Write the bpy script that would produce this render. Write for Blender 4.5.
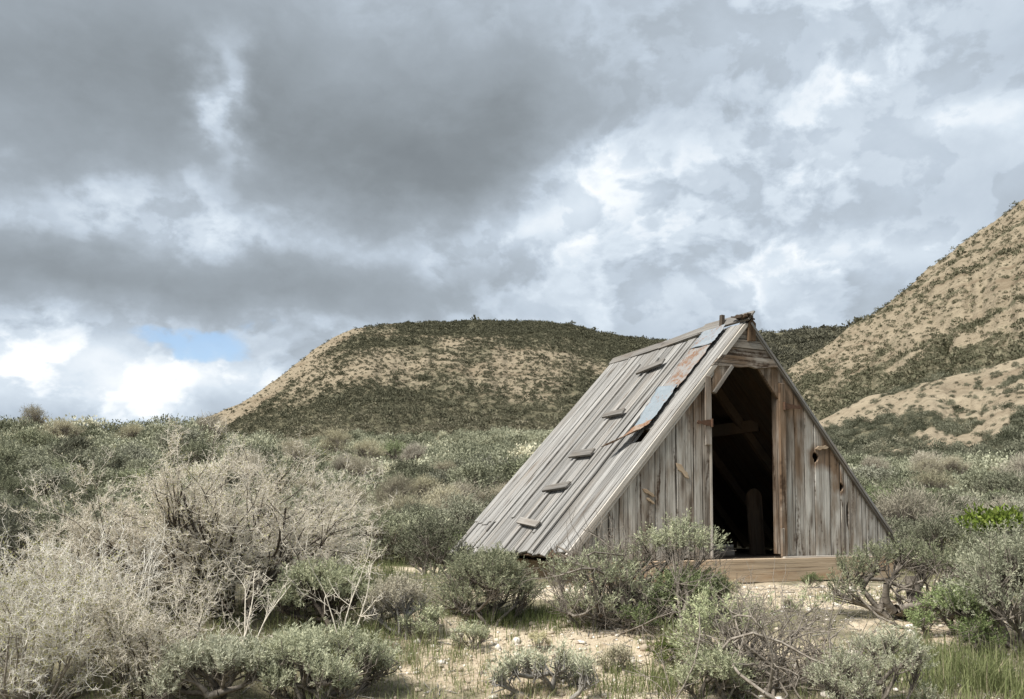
import bpy, bmesh, math, random
import numpy as np
from mathutils import Vector, Matrix

# ------------------------------------------------------------------ clear
for o in list(bpy.data.objects):
    bpy.data.objects.remove(o, do_unlink=True)
S = bpy.context.scene
C = S.collection
R = math.radians
RX, RY = 1024, 699
S.render.resolution_x, S.render.resolution_y = RX, RY

# ------------------------------------------------------------------ camera
CZ, FPX, PITCH, PPY = 0.64, 850.0, R(3.0), 476.6
cam_d = bpy.data.cameras.new('camera'); cam = bpy.data.objects.new('camera', cam_d); C.objects.link(cam)
cam_d.sensor_width = 36.0; cam_d.lens = FPX / RX * 36.0
cam_d.shift_y = (PPY - RY / 2) / RX
cam_d.clip_start = 0.05; cam_d.clip_end = 9000
cam.location = (0, 0, CZ); cam.rotation_euler = (R(90) + PITCH, 0, 0)
S.camera = cam


def el(py):
    """tangent of the elevation seen at image row py"""
    return math.tan(math.atan((PPY - py) / FPX) + PITCH)


# ------------------------------------------------------------------ sun and sky
SUN_DIR = Vector((-0.52, -0.40, 0.92)).normalized()
sun_d = bpy.data.lights.new('sun', 'SUN'); sun = bpy.data.objects.new('sun', sun_d); C.objects.link(sun)
sun_d.energy = 4.8; sun_d.angle = R(14); sun_d.color = (1.0, 0.965, 0.91)
sun.rotation_euler = (-SUN_DIR).to_track_quat('-Z', 'Y').to_euler()
sun.location = (-30, -20, 60)
S.view_settings.view_transform = 'Standard'; S.view_settings.look = 'None'
S.view_settings.exposure = 0.62; S.view_settings.gamma = 1.0; S.view_settings.use_curve_mapping = False


class NT:
    """tiny node-tree helper"""
    def __init__(s, tree):
        s.t = tree; s.n = tree.nodes; s.l = tree.links

    def add(s, kind, **kw):
        n = s.n.new(kind)
        for k, v in kw.items(): setattr(n, k, v)
        return n

    def put(s, sock, v):
        if isinstance(v, bpy.types.NodeSocket): s.l.new(v, sock)
        elif v is not None: sock.default_value = v

    def math(s, op, a, b=None, c=None, clamp=False):
        n = s.add('ShaderNodeMath', operation=op, use_clamp=clamp)
        s.put(n.inputs[0], a); s.put(n.inputs[1], b)
        if c is not None: s.put(n.inputs[2], c)
        return n.outputs[0]

    def vmath(s, op, a, b=None):
        n = s.add('ShaderNodeVectorMath', operation=op)
        s.put(n.inputs[0], a)
        if b is not None: s.put(n.inputs[1], b)
        return n.outputs[0]

    def noise(s, vec, scale=5, detail=4, rough=0.5, dist=0.0, kind='FBM', dims='3D', lac=2.0):
        n = s.add('ShaderNodeTexNoise', noise_dimensions=dims, noise_type=kind)
        s.put(n.inputs['Vector'], vec); n.inputs['Scale'].default_value = scale
        n.inputs['Detail'].default_value = detail; n.inputs['Roughness'].default_value = rough
        n.inputs['Distortion'].default_value = dist; n.inputs['Lacunarity'].default_value = lac
        return n.outputs['Fac'], n.outputs['Color']

    def ramp(s, fac, stops, interp='LINEAR'):
        n = s.add('ShaderNodeValToRGB'); n.color_ramp.interpolation = interp
        e = n.color_ramp.elements
        while len(e) > 1: e.remove(e[-1])
        e[0].position, e[0].color = stops[0][0], (*stops[0][1], 1) if len(stops[0][1]) == 3 else stops[0][1]
        for p, c in stops[1:]:
            k = e.new(p); k.color = (*c, 1)
        s.put(n.inputs[0], fac)
        return n.outputs[0]

    def mix(s, f, a, b, blend='MIX'):
        n = s.add('ShaderNodeMix', data_type='RGBA', blend_type=blend)
        s.put(n.inputs[0], f)
        s.put(n.inputs[6], (*a, 1) if isinstance(a, tuple) else a)
        s.put(n.inputs[7], (*b, 1) if isinstance(b, tuple) else b)
        return n.outputs[2]

    def maprange(s, v, a, b, c=0.0, d=1.0, smooth=False):
        n = s.add('ShaderNodeMapRange', interpolation_type='SMOOTHSTEP' if smooth else 'LINEAR')
        s.put(n.inputs[0], v)
        for i, k in enumerate((a, b, c, d)): n.inputs[i + 1].default_value = k
        return n.outputs[0]


W = bpy.data.worlds.new('World'); S.world = W; W.use_nodes = True
W.node_tree.nodes.clear()
T = NT(W.node_tree)


def build_sky():
    co = T.add('ShaderNodeTexCoord').outputs['Generated']
    d = T.vmath('NORMALIZE', co)
    sx = T.add('ShaderNodeSeparateXYZ'); T.put(sx.inputs[0], d)
    az = T.math('ARCTAN2', sx.outputs[0], sx.outputs[1])
    ele = T.math('ARCSINE', sx.outputs[2])
    # flattened direction for the cloud noise (clouds spread wider than tall)
    flat = T.add('ShaderNodeMapping'); T.put(flat.inputs[0], d); flat.inputs['Scale'].default_value = (1.0, 1.0, 1.45)
    fv = flat.outputs[0]
    warp, warpc = T.noise(fv, 3.0, 4, 0.55)
    wv = T.vmath('SUBTRACT', warpc, (0.5, 0.5, 0.5))
    ws = T.add('ShaderNodeVectorMath', operation='SCALE'); T.put(ws.inputs[0], wv); ws.inputs[3].default_value = 0.20
    fvw = T.vmath('ADD', fv, ws.outputs[0])
    w1 = T.add('ShaderNodeSeparateXYZ'); T.put(w1.inputs[0], wv)
    fine, finec = T.noise(fv, 9.0, 5, 0.6)
    w2 = T.add('ShaderNodeSeparateXYZ'); T.put(w2.inputs[0], T.vmath('SUBTRACT', finec, (0.5, 0.5, 0.5)))
    azw = T.math('ADD', az, T.math('ADD', T.math('MULTIPLY', w1.outputs[0], 0.30), T.math('MULTIPLY', w2.outputs[0], 0.16)))
    elw = T.math('ADD', ele, T.math('ADD', T.math('MULTIPLY', w1.outputs[1], 0.14), T.math('MULTIPLY', w2.outputs[1], 0.09)))

    def ang(px, py):
        return math.atan((px - 512) / FPX), math.atan(el(py))

    def blob(px, py, rx, ry, amp, aw=azw, ew=elw, power=1.0):
        a0, e0 = ang(px, py)
        u = T.math('DIVIDE', T.math('SUBTRACT', aw, a0), rx / FPX)
        v = T.math('DIVIDE', T.math('SUBTRACT', ew, e0), ry / FPX)
        q = T.math('ADD', T.math('MULTIPLY', u, u), T.math('MULTIPLY', v, v))
        return T.math('MULTIPLY', T.math('EXPONENT', T.math('MULTIPLY', q, -power)), amp)

    blobs = [  # broad masses of cloud: where, how wide, brighter (+) or darker (-)
        (400, 125, 190, 70, -0.21), (60, 140, 200, 70, -0.20), (330, 175, 160, 40, -0.14), (470, 150, 90, 50, -0.14),
        (130, 290, 260, 30, -0.19), (330, 312, 110, 34, -0.16), (150, 20, 320, 80, -0.08), (520, 20, 200, 60, -0.05),
        (90, 228, 130, 22, 0.10), (212, 130, 24, 44, 0.42), (150, 245, 110, 16, 0.10), (600, 195, 62, 40, 0.34), (545, 235, 60, 26, 0.16),
        (965, 172, 55, 18, 0.26), (850, 110, 60, 30, 0.14), (840, 285, 90, 24, 0.28), (720, 312, 100, 20, 0.22), (640, 250, 80, 30, 0.10), (950, 260, 80, 40, -0.06), (700, 130, 120, 60, -0.05),
        (450, 250, 90, 26, 0.08), (980, 230, 120, 50, 0.08), (760, 170, 110, 44, 0.14), (900, 40, 220, 90, 0.08), (700, 60, 140, 70, 0.04),
        (40, 385, 150, 36, 0.36), (215, 396, 80, 24, 0.38), (-450, 60, 420, 300, -0.05), (1650, 50, 480, 320, 0.05),
    ]
    b = 0.553
    for q in blobs:
        b = T.math('ADD', b, blob(*q))
    n1, _ = T.noise(fvw, 4.2, 7, 0.58)
    fvs = T.vmath('ADD', fv, T.vmath('MULTIPLY', wv, (0.10, 0.10, 0.10)))
    nA, _ = T.noise(fvs, 6.0, 9, 0.56); nB, _ = T.noise(fvs, 14.0, 8, 0.58)
    heapA = T.maprange(nA, 0.472, 0.548, 0.0, 1.0, True)                # heaps with crisp sunlit edges
    heapB = T.maprange(nB, 0.48, 0.55, 0.0, 1.0, True)
    rim = T.math('SUBTRACT', heapA, T.maprange(nA, 0.51, 0.60, 0.0, 1.0, True))
    n2 = T.math('ADD', T.math('MULTIPLY', heapA, 0.26), T.math('ADD', T.math('MULTIPLY', heapB, 0.13), T.math('MULTIPLY', T.math('SUBTRACT', nA, 0.5), -0.75)))
    n2 = T.math('ADD', T.math('ADD', n2, 0.30), T.math('MULTIPLY', rim, 0.16))
    b = T.math('ADD', b, T.math('MULTIPLY', T.math('SUBTRACT', n1, 0.5), 0.42))
    # crisp billows only where the cloud is bright
    hi = T.maprange(b, 0.42, 0.66, 0.10, 0.9)
    b = T.math('ADD', b, T.math('MULTIPLY', T.math('MULTIPLY', T.math('SUBTRACT', n2, 0.5), 0.75), hi))
    up = T.maprange(ele, 0.45, 1.3, 0.0, 0.22)          # the veil overhead is thin and bright
    b = T.math('ADD', b, up)
    cloud = T.ramp(b, [(0.0, (0.122, 0.138, 0.152)), (0.20, (0.165, 0.187, 0.205)), (0.42, (0.242, 0.276, 0.310)),
                       (0.58, (0.355, 0.408, 0.468)), (0.76, (0.465, 0.522, 0.580)), (1.0, (0.68, 0.70, 0.715))])
    # clear gap low on the left
    gap = T.math('ADD', blob(200, 351, 74, 13, 1.0), blob(252, 368, 36, 11, 0.8))
    gap = T.math('ADD', gap, T.math('MULTIPLY', T.math('SUBTRACT', n1, 0.5), 1.2))
    gap = T.maprange(gap, 0.40, 0.95, 0.0, 0.92, True)
    sky = T.add('ShaderNodeTexSky', sky_type='NISHITA', sun_disc=False)
    sky.sun_elevation = math.asin(SUN_DIR.z); sky.sun_rotation = math.atan2(SUN_DIR.x, SUN_DIR.y)
    bg1 = T.add('ShaderNodeBackground'); T.put(bg1.inputs[0], sky.outputs[0]); bg1.inputs[1].default_value = 0.12
    bg2 = T.add('ShaderNodeBackground'); T.put(bg2.inputs[0], cloud); bg2.inputs[1].default_value = 1.0
    ms = T.add('ShaderNodeMixShader'); T.put(ms.inputs[0], gap); T.l.new(bg2.outputs[0], ms.inputs[1]); T.l.new(bg1.outputs[0], ms.inputs[2])
    out = T.add('ShaderNodeOutputWorld'); T.l.new(ms.outputs[0], out.inputs[0])


build_sky()


# ------------------------------------------------------------------ helpers
rng = np.random.default_rng(7)
rnd = random.Random(11)


def new_mat(name):
    m = bpy.data.materials.new(name); m.use_nodes = True
    m.node_tree.nodes.clear()
    t = NT(m.node_tree)
    out = t.add('ShaderNodeOutputMaterial')
    return m, t, out


def np_mesh(name, verts, faces, attrs=None, smooth=False):
    """verts (n,3); faces: (m,k) array of one face size. attrs: name -> (type, domain, array)"""
    me = bpy.data.meshes.new(name)
    verts = np.asarray(verts, np.float32); faces = np.asarray(faces, np.int32)
    k = faces.shape[1]
    me.vertices.add(len(verts)); me.vertices.foreach_set('co', verts.ravel())
    me.loops.add(faces.size); me.loops.foreach_set('vertex_index', faces.ravel())
    me.polygons.add(len(faces))
    me.polygons.foreach_set('loop_start', np.arange(0, faces.size, k, dtype=np.int32))
    me.polygons.foreach_set('loop_total', np.full(len(faces), k, np.int32))
    if smooth: me.polygons.foreach_set('use_smooth', np.ones(len(faces), bool))
    if attrs:
        for an, (ty, dom, arr) in attrs.items():
            a = me.attributes.new(an, ty, dom)
            key = {'FLOAT': 'value', 'FLOAT_VECTOR': 'vector', 'FLOAT_COLOR': 'color'}[ty]
            a.data.foreach_set(key, np.asarray(arr, np.float32).ravel())
    me.update(calc_edges=True)
    return me


def link(name, me, mat, parent=None, label=None):
    o = bpy.data.objects.new(name, me); C.objects.link(o)
    if mat is not None and len(me.materials) == 0: me.materials.append(mat)
    if parent is not None: o.parent = parent
    if label: o['label'] = label
    return o


def tag(o, label=None, cat=None, group=None, kind=None):
    if label: o['label'] = label
    if cat: o['category'] = cat
    if group: o['group'] = group
    if kind: o['kind'] = kind
    return o


def empty(name, loc, rz=0.0):
    o = bpy.data.objects.new(name, None); C.objects.link(o)
    o.location = loc; o.rotation_euler = (0, 0, rz); o.empty_display_size = 0.2
    return o


def smooth01(t):
    t = np.clip(t, 0, 1); return t * t * (3 - 2 * t)


class VNoise:
    """cheap tiling value noise for placing things and shaping the land"""
    def __init__(s, seed):
        s.g = np.random.default_rng(seed).random((64, 64))

    def __call__(s, x, y):
        xi = np.floor(x).astype(int); yi = np.floor(y).astype(int)
        fx = smooth01(x - xi); fy = smooth01(y - yi)
        g = s.g
        a = g[xi % 64, yi % 64]; b = g[(xi + 1) % 64, yi % 64]; c = g[xi % 64, (yi + 1) % 64]; d = g[(xi + 1) % 64, (yi + 1) % 64]
        return (a * (1 - fx) + b * fx) * (1 - fy) + (c * (1 - fx) + d * fx) * fy

    def fbm(s, x, y, o=4):
        r = 0; am = 0.5; tot = 0
        for k in range(o):
            r = r + am * s(x * 2 ** k + 13.7 * k, y * 2 ** k + 5.1 * k); tot += am; am *= 0.5
        return r / tot


VN = VNoise(3)


# ------------------------------------------------------------------ the land
def tab(pts):
    px = np.array([p[0] for p in pts], float); v = np.array([el(p[1]) for p in pts])
    return (px - 512) / FPX, v


PC_U, PC_E = tab([(-400, 436), (0, 431), (120, 433), (200, 436), (250, 445), (300, 446), (350, 441), (450, 443), (550, 439), (700, 440),
                  (800, 458), (900, 466), (1100, 462), (1500, 448)])
PR_PX = np.array([-400, 0, 200, 300, 450, 700, 850, 1100, 1500]); PR_R = np.array([36, 38, 44, 58, 64, 64, 50, 42, 38.0])


def ground_z(x, y):
    x = np.asarray(x, float); y = np.asarray(y, float)
    yy = np.maximum(y, 0.5)
    u = np.clip(x / yy, -1.6, 1.6)
    far = smooth01((y - 6) / 6)
    ec = np.interp(u, PC_U, PC_E); rc = np.interp(u * FPX + 512, PR_PX, PR_R)
    zc = CZ + rc * ec
    t = np.clip((y - 12.5) / (rc - 12.5), 0, None)
    rise = zc * np.where(t < 1, t ** 1.12, 1.0)
    beyond = np.maximum(y - rc, 0)
    rise = rise - 0.030 * beyond - 0.0 * beyond
    rise = np.maximum(rise, -2 - 0 * y)
    fore = np.where(y < 7.6, -0.62 * smooth01((7.6 - y) / 5.2), 0.0)
    b = (VN.fbm(x * 0.23 + 40, y * 0.23 + 40, 3) - 0.5)
    bump = b * (0.22 + 1.3 * smooth01((y - 14) / 14)) * smooth01((np.hypot(x - 2.4, y - 9.5) - 2.6) / 2.5)
    fine = (VN.fbm(x * 1.7 + 9, y * 1.7 + 3, 3) - 0.5) * 0.07
    z = np.where(y > 12.5, rise, 0) + fore + bump * np.where(beyond > 0, np.exp(-beyond / 40), 1) + fine * (y < 60)
    # a low bank left of the hut and the dip of the path
    z = z + 0.16 * np.exp(-((x + 1.6) / 1.6) ** 2 - ((y - 8.0) / 1.6) ** 2)
    return z


def ray_ground(px, py):
    xc = (px - 512) / FPX; yc = (PPY - py) / FPX
    d = np.array([xc, math.cos(PITCH) - yc * math.sin(PITCH), math.sin(PITCH) + yc * math.cos(PITCH)])
    ts = np.geomspace(2.0, 120, 6000)
    P = d[None, :] * ts[:, None]; P[:, 2] += CZ
    k = np.nonzero(P[:, 2] < ground_z(P[:, 0], P[:, 1]))[0]
    return P[k[0]] if len(k) else None


def polar_sheet(name, az, r, zf, attrs_f=None):
    A, RR = np.meshgrid(az, r, indexing='ij')
    x = RR * np.sin(A); y = RR * np.cos(A)
    z = zf(x, y, A, RR)
    n, m = A.shape
    i = np.arange(n * m).reshape(n, m)
    f = np.stack([i[:-1, :-1], i[:-1, 1:], i[1:, 1:], i[1:, :-1]], -1).reshape(-1, 4)
    f = f[:, ::-1]
    v = np.stack([x, y, z], -1).reshape(-1, 3)
    at = attrs_f(x, y, z, A, RR) if attrs_f else None
    me = np_mesh(name, v, f, at, smooth=True)
    return me


# --- gravel, litter and soil of the flat
gm, t, out = new_mat('gravel_soil')
geo = t.add('ShaderNodeNewGeometry').outputs['Position']
n1, _ = t.noise(geo, 1.1, 5, 0.6); n2, _ = t.noise(geo, 14, 6, 0.7); n3, _ = t.noise(geo, 70, 3, 0.6); n4, _ = t.noise(geo, 3.3, 4, 0.6)
base = t.ramp(n1, [(0.25, (0.33, 0.26, 0.18)), (0.5, (0.47, 0.395, 0.285)), (0.75, (0.58, 0.50, 0.375))])
base = t.mix(t.maprange(n2, 0.45, 0.72), base, (0.27, 0.205, 0.14))
base = t.mix(t.maprange(n3, 0.55, 0.75), base, (0.64, 0.58, 0.47))
lit = t.add('ShaderNodeAttribute', attribute_name='litter').outputs['Fac']
lf = t.math('ADD', lit, t.math('MULTIPLY', t.math('SUBTRACT', n4, 0.5), 1.3))
lf = t.maprange(lf, 0.35, 0.75, 0, 1, True)
lc = t.ramp(n2, [(0.3, (0.075, 0.065, 0.045)), (0.5, (0.15, 0.135, 0.085)), (0.7, (0.24, 0.21, 0.135))])
base = t.mix(lf, base, lc)
pb = t.add('ShaderNodeBsdfPrincipled'); t.put(pb.inputs['Base Color'], base); pb.inputs['Roughness'].default_value = 0.95
pb.inputs['Specular IOR Level'].default_value = 0.15
bm_ = t.add('ShaderNodeBump'); bm_.inputs['Strength'].default_value = 0.7; bm_.inputs['Distance'].default_value = 0.03
t.put(bm_.inputs['Height'], t.math('ADD', n2, t.math('MULTIPLY', n3, 0.5))); t.l.new(bm_.outputs[0], pb.inputs['Normal'])
t.l.new(pb.outputs[0], out.inputs[0])

# bare, pale patches: (px, py of the centre on the ground, half sizes in metres)
BARE = [(ray_ground(790, 592), 1.9, 0.75), (ray_ground(600, 660), 1.35, 0.75), (ray_ground(400, 572), 1.2, 0.9), (ray_ground(365, 620), 0.5, 0.4),
        (ray_ground(990, 628), 0.9, 0.35), (ray_ground(860, 602), 1.0, 0.35), (ray_ground(560, 590), 0.9, 0.5), (ray_ground(560, 640), 1.2, 0.6)]


def bare_amount(x, y):
    b = np.zeros_like(np.asarray(x, float))
    for P, a, c in BARE:
        b = np.maximum(b, np.exp(-(((x - P[0]) / a) ** 2 + ((y - P[1]) / c) ** 2)))
    return b


def litter_attr(x, y, z, A, RR):
    l = 1.0 - 1.25 * bare_amount(x, y)
    hut = np.exp(-((np.hypot(x - 2.3, y - 10.0)) / 2.2) ** 4)
    l = np.minimum(l, 1 - 0.5 * hut)
    return {'litter': ('FLOAT', 'POINT', l)}


az_f = np.concatenate([np.linspace(-math.pi, R(-42), 40)[:-1], np.linspace(R(-42), R(42), 420), np.linspace(R(42), math.pi, 40)[1:]])
r_f = np.concatenate([[0.02], np.geomspace(0.6, 140, 330), np.geomspace(150, 5000, 24)])
ground = link('ground', polar_sheet('ground', az_f, r_f, lambda x, y, A, RR: ground_z(x, y), litter_attr), gm)
tag(ground, 'pale tan gravel and litter ground spreading around the hut', 'ground', kind='structure')

# --- the hills
ME_U, ME_E = tab([(60, 470), (150, 440), (200, 419), (240, 403), (262, 388), (290, 367), (310, 351), (330, 338), (352, 328), (380, 325), (400, 323), (470, 321.5),
                  (540, 322), (575, 326), (600, 333), (640, 339), (680, 343), (720, 350), (760, 362), (800, 378), (850, 400), (900, 440), (960, 480)])
RG_U, RG_E = tab([(520, 400), (600, 352), (640, 344), (680, 341), (720, 338), (760, 335), (800, 331), (855, 327), (900, 324), (960, 326), (1020, 350), (1100, 420)])
RH_U, RH_E = tab([(690, 470), (740, 410), (770, 386), (800, 363), (830, 344), (850, 329), (880, 312), (910, 290), (940, 265), (970, 243), (1000, 222), (1024, 205),
                  (1080, 165), (1150, 118), (1250, 75), (1400, 50), (1700, 60)])
SP_U, SP_E = tab([(740, 480), (790, 446), (820, 421), (850, 407), (880, 393), (920, 383), (960, 375), (1000, 367), (1050, 350), (1100, 330), (1200, 300), (1400, 280), (1700, 300)])


def layer(Ut, Et, crest_px, crest_r, base_px, base_r, zbase, power, back, gully, seed, rag=0.0):
    """height of one hill: rises from its base line to its crest line, then rolls off behind"""
    vn = VNoise(seed)

    def f(x, y, A=None, RR=None):
        yy = np.maximum(y, 1.0); u = x / yy
        px = u * FPX + 512
        e = np.interp(u, Ut, Et); rc = np.interp(px, crest_px, crest_r); rb = np.interp(px, base_px, base_r)
        zc = CZ + rc * e
        tt = (y - rb) / (rc - rb)
        tc = np.clip(tt, 0, 1)
        zb = zbase
        s = np.where(tt < 0, tt * 0.6, tc ** power)
        z = zb + (zc - zb) * s
        past = np.maximum(y - rc, 0)
        z = z - back * past - past * past * 0.0015
        rg_ = 1 - np.abs(2 * vn.fbm(u * 34 + 3, y * 0.008 + 9, 3) - 1)
        z = z - gully * 0.38 * (rg_ ** 2) * np.sin(np.clip(tt, 0, 1) * math.pi) ** 0.8
        g = (vn.fbm(u * 26 + 7, y * 0.018 + 3, 4) - 0.5) * gully * np.sin(np.clip(tt, 0, 1) * math.pi) ** 0.7
        h = (vn.fbm(x * 0.11, y * 0.11, 3) - 0.5) * gully * 0.35 * np.sin(np.clip(tt, 0, 1) * math.pi) ** 0.5
        r_ = (vn.fbm(x * 0.35 + 31, y * 0.35, 2) - 0.5) * rag
        return z + g + h + r_
    return f


mesa_z = layer(ME_U, ME_E, [60, 1000], [290, 320], [60, 1000], [120, 130], 5.0, 1.12, 0.02, 4.0, 21, 0.7)
ridge_z = layer(RG_U, RG_E, [500, 1100], [430, 380], [500, 1100], [210, 200], 6.0, 1.0, 0.05, 6.0, 22, 0.6)
hill_z = layer(RH_U, RH_E, [690, 800, 1024, 1400, 1700], [250, 235, 190, 150, 140], [690, 800, 1024, 1700], [120, 110, 84, 70], 5.0, 1.06, 0.15, 6.0, 23, 1.3)
spur_z = layer(SP_U, SP_E, [740, 1024, 1700], [112, 92, 80], [740, 1024, 1700], [66, 47, 40], 4.0, 1.0, 0.12, 3.6, 24, 0.7)


def hill_mat(name, soil_lo, soil_hi, band):
    m, t, out = new_mat(name)
    geo = t.add('ShaderNodeNewGeometry').outputs['Position']
    a, _ = t.noise(geo, 0.035, 5, 0.6); b, _ = t.noise(geo, 0.35, 5, 0.65); c, _ = t.noise(geo, 1.6, 4, 0.65)
    mp = t.add('ShaderNodeMapping'); t.put(mp.inputs[0], geo); mp.inputs['Scale'].default_value = (0.03, 0.03, 0.40)
    s, _ = t.noise(mp.outputs[0], 1.0, 5, 0.6)                       # bedding of the rock
    col = t.mix(t.maprange(b, 0.3, 0.7), soil_lo, soil_hi)
    col = t.mix(t.math('MULTIPLY', t.maprange(s, 0.5, 0.66), band), col, (0.125, 0.092, 0.060))
    col = t.mix(t.maprange(c, 0.55, 0.75, 0, 0.7), col, (0.110, 0.088, 0.060))
    veg = t.add('ShaderNodeAttribute', attribute_name='veg').outputs['Fac']
    vf = t.math('ADD', veg, t.math('ADD', t.math('MULTIPLY', t.math('SUBTRACT', b, 0.5), 0.9), t.math('MULTIPLY', t.math('SUBTRACT', c, 0.5), 1.5)))
    vf = t.maprange(vf, 0.35, 0.75, 0, 1, True)
    green = t.ramp(a, [(0.35, (0.055, 0.058, 0.034)), (0.55, (0.082, 0.082, 0.050)), (0.7, (0.108, 0.100, 0.064))])
    col = t.mix(t.math('MULTIPLY', vf, 0.80), col, green)
    p = t.add('ShaderNodeBsdfPrincipled'); t.put(p.inputs['Base Color'], col); p.inputs['Roughness'].default_value = 1.0
    p.inputs['Specular IOR Level'].default_value = 0.05
    bp = t.add('ShaderNodeBump'); bp.inputs['Strength'].default_value = 0.9; bp.inputs['Distance'].default_value = 0.8
    t.put(bp.inputs['Height'], t.math('ADD', b, t.math('MULTIPLY', c, 0.6))); t.l.new(bp.outputs[0], p.inputs['Normal'])
    t.l.new(p.outputs[0], out.inputs[0])
    return m


def el_of(x, y, z): return (z - CZ) / np.maximum(y, 1)
def pxy(x, y, z):
    """where a spot of land appears, used only to describe how thickly it is overgrown"""
    px = 512 + FPX * x / np.maximum(y, 1)
    e = np.arctan(el_of(x, y, z)) - PITCH
    return px, PPY - FPX * np.tan(e)


def mesa_veg(x, y, z):
    t = np.clip((z - 5) / 62, 0, 1)
    w = VN.fbm(x * 0.03 + 3, y * 0.03, 3) - 0.5
    w2 = VN.fbm(x * 0.10 + 30, y * 0.05 + z * 0.08, 3) - 0.5
    v = 0.46 + 0.7 * w2                                                           # speckled face
    foot = 1 - smooth01((t - 0.27 + 0.40 * w) / 0.34)
    v = v * (1 - foot) + 0.92 * foot                                              # green foot
    shoulder = np.exp(-((t - 0.86) / 0.09) ** 2) * smooth01((x + 72) / 10) * (1 - smooth01((x + 30) / 16))
    v = np.maximum(v, 0.85 * shoulder)
    right = smooth01((x - 14 + (t - 0.6) * 30 + 90 * w) / 34)
    v = v * (1 - right) + 0.93 * right                                            # the green eastern slope
    cap = smooth01((t - 0.90 + 0.06 * w) / 0.05) * smooth01((x + 46) / 10)
    v = np.maximum(v, 0.98 * cap)
    left = smooth01((-50 - (1 - t) * 47 - x + 12 * w) / 9)
    v = v * (1 - left) + 0.02 * left                                              # pale left flank
    return np.clip(v, 0, 1)


def hill_veg(x, y, z):
    w = VN.fbm(x * 0.05, y * 0.05 + 8, 3) - 0.5
    px, py = pxy(x, y, z)
    low = smooth01((z - 27 + 44 * w) / 13)
    v = 0.72 * (1 - low) + 0.20 * low
    d = np.abs(VN.fbm(x * 0.02 + z * 0.05, z * 0.09 + y * 0.01, 2) - 0.5)
    v = v + 0.5 * low * (d < 0.028)
    return np.clip(v, 0, 1)


def spur_veg(x, y, z):
    w = VN.fbm(x * 0.09, y * 0.09 + 8, 3) - 0.5
    px, py = pxy(x, y, z)
    e_c = np.interp(x / np.maximum(y, 1), SP_U, SP_E); top = np.arctan(e_c)
    below = (top - np.arctan(el_of(x, y, z))) * FPX            # distance under the spur's own crest
    bare = smooth01((30 - below + 230 * w + (px - 860) * 0.08) / 14)
    v = 0.86 * (1 - bare) + 0.10 * bare
    return np.clip(v, 0, 1)


def veg_attr(fn):
    return lambda x, y, z, A, RR: {'veg': ('FLOAT', 'POINT', fn(x, y, z))}


def azr(a, b, n): return np.linspace(math.atan((a - 512) / FPX), math.atan((b - 512) / FPX), n)


tanm = hill_mat('pale_badland', (0.190, 0.156, 0.108), (0.285, 0.238, 0.168), 0.6)
palem = hill_mat('pale_spur_soil', (0.205, 0.169, 0.118), (0.305, 0.256, 0.182), 0.6)
mesa = link('mesa', polar_sheet('mesa', azr(40, 1000, 420), np.linspace(110, 420, 190), mesa_z, veg_attr(mesa_veg)), tanm)
tag(mesa, 'flat topped mesa with bare tan left flank and green speckled slope', 'hill', kind='structure')
ridge = link('ridge', polar_sheet('ridge', azr(500, 1110, 160), np.linspace(200, 560, 90), ridge_z, veg_attr(lambda x, y, z: 0.92 + 0 * x)), tanm)
tag(ridge, 'dark green ridge far behind the hut peak', 'hill', kind='structure')
hill = link('hillside', polar_sheet('hillside', azr(680, 1720, 360), np.linspace(60, 320, 220), hill_z, veg_attr(hill_veg)), tanm)
tag(hill, 'steep tan hillside climbing to the right edge', 'hill', kind='structure')
spur = link('spur', polar_sheet('spur', azr(735, 1720, 300), np.linspace(40, 150, 170), spur_z, veg_attr(spur_veg)), palem)
tag(spur, 'low pale bare spur at the foot of the right hillside', 'hill', kind='structure')


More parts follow.
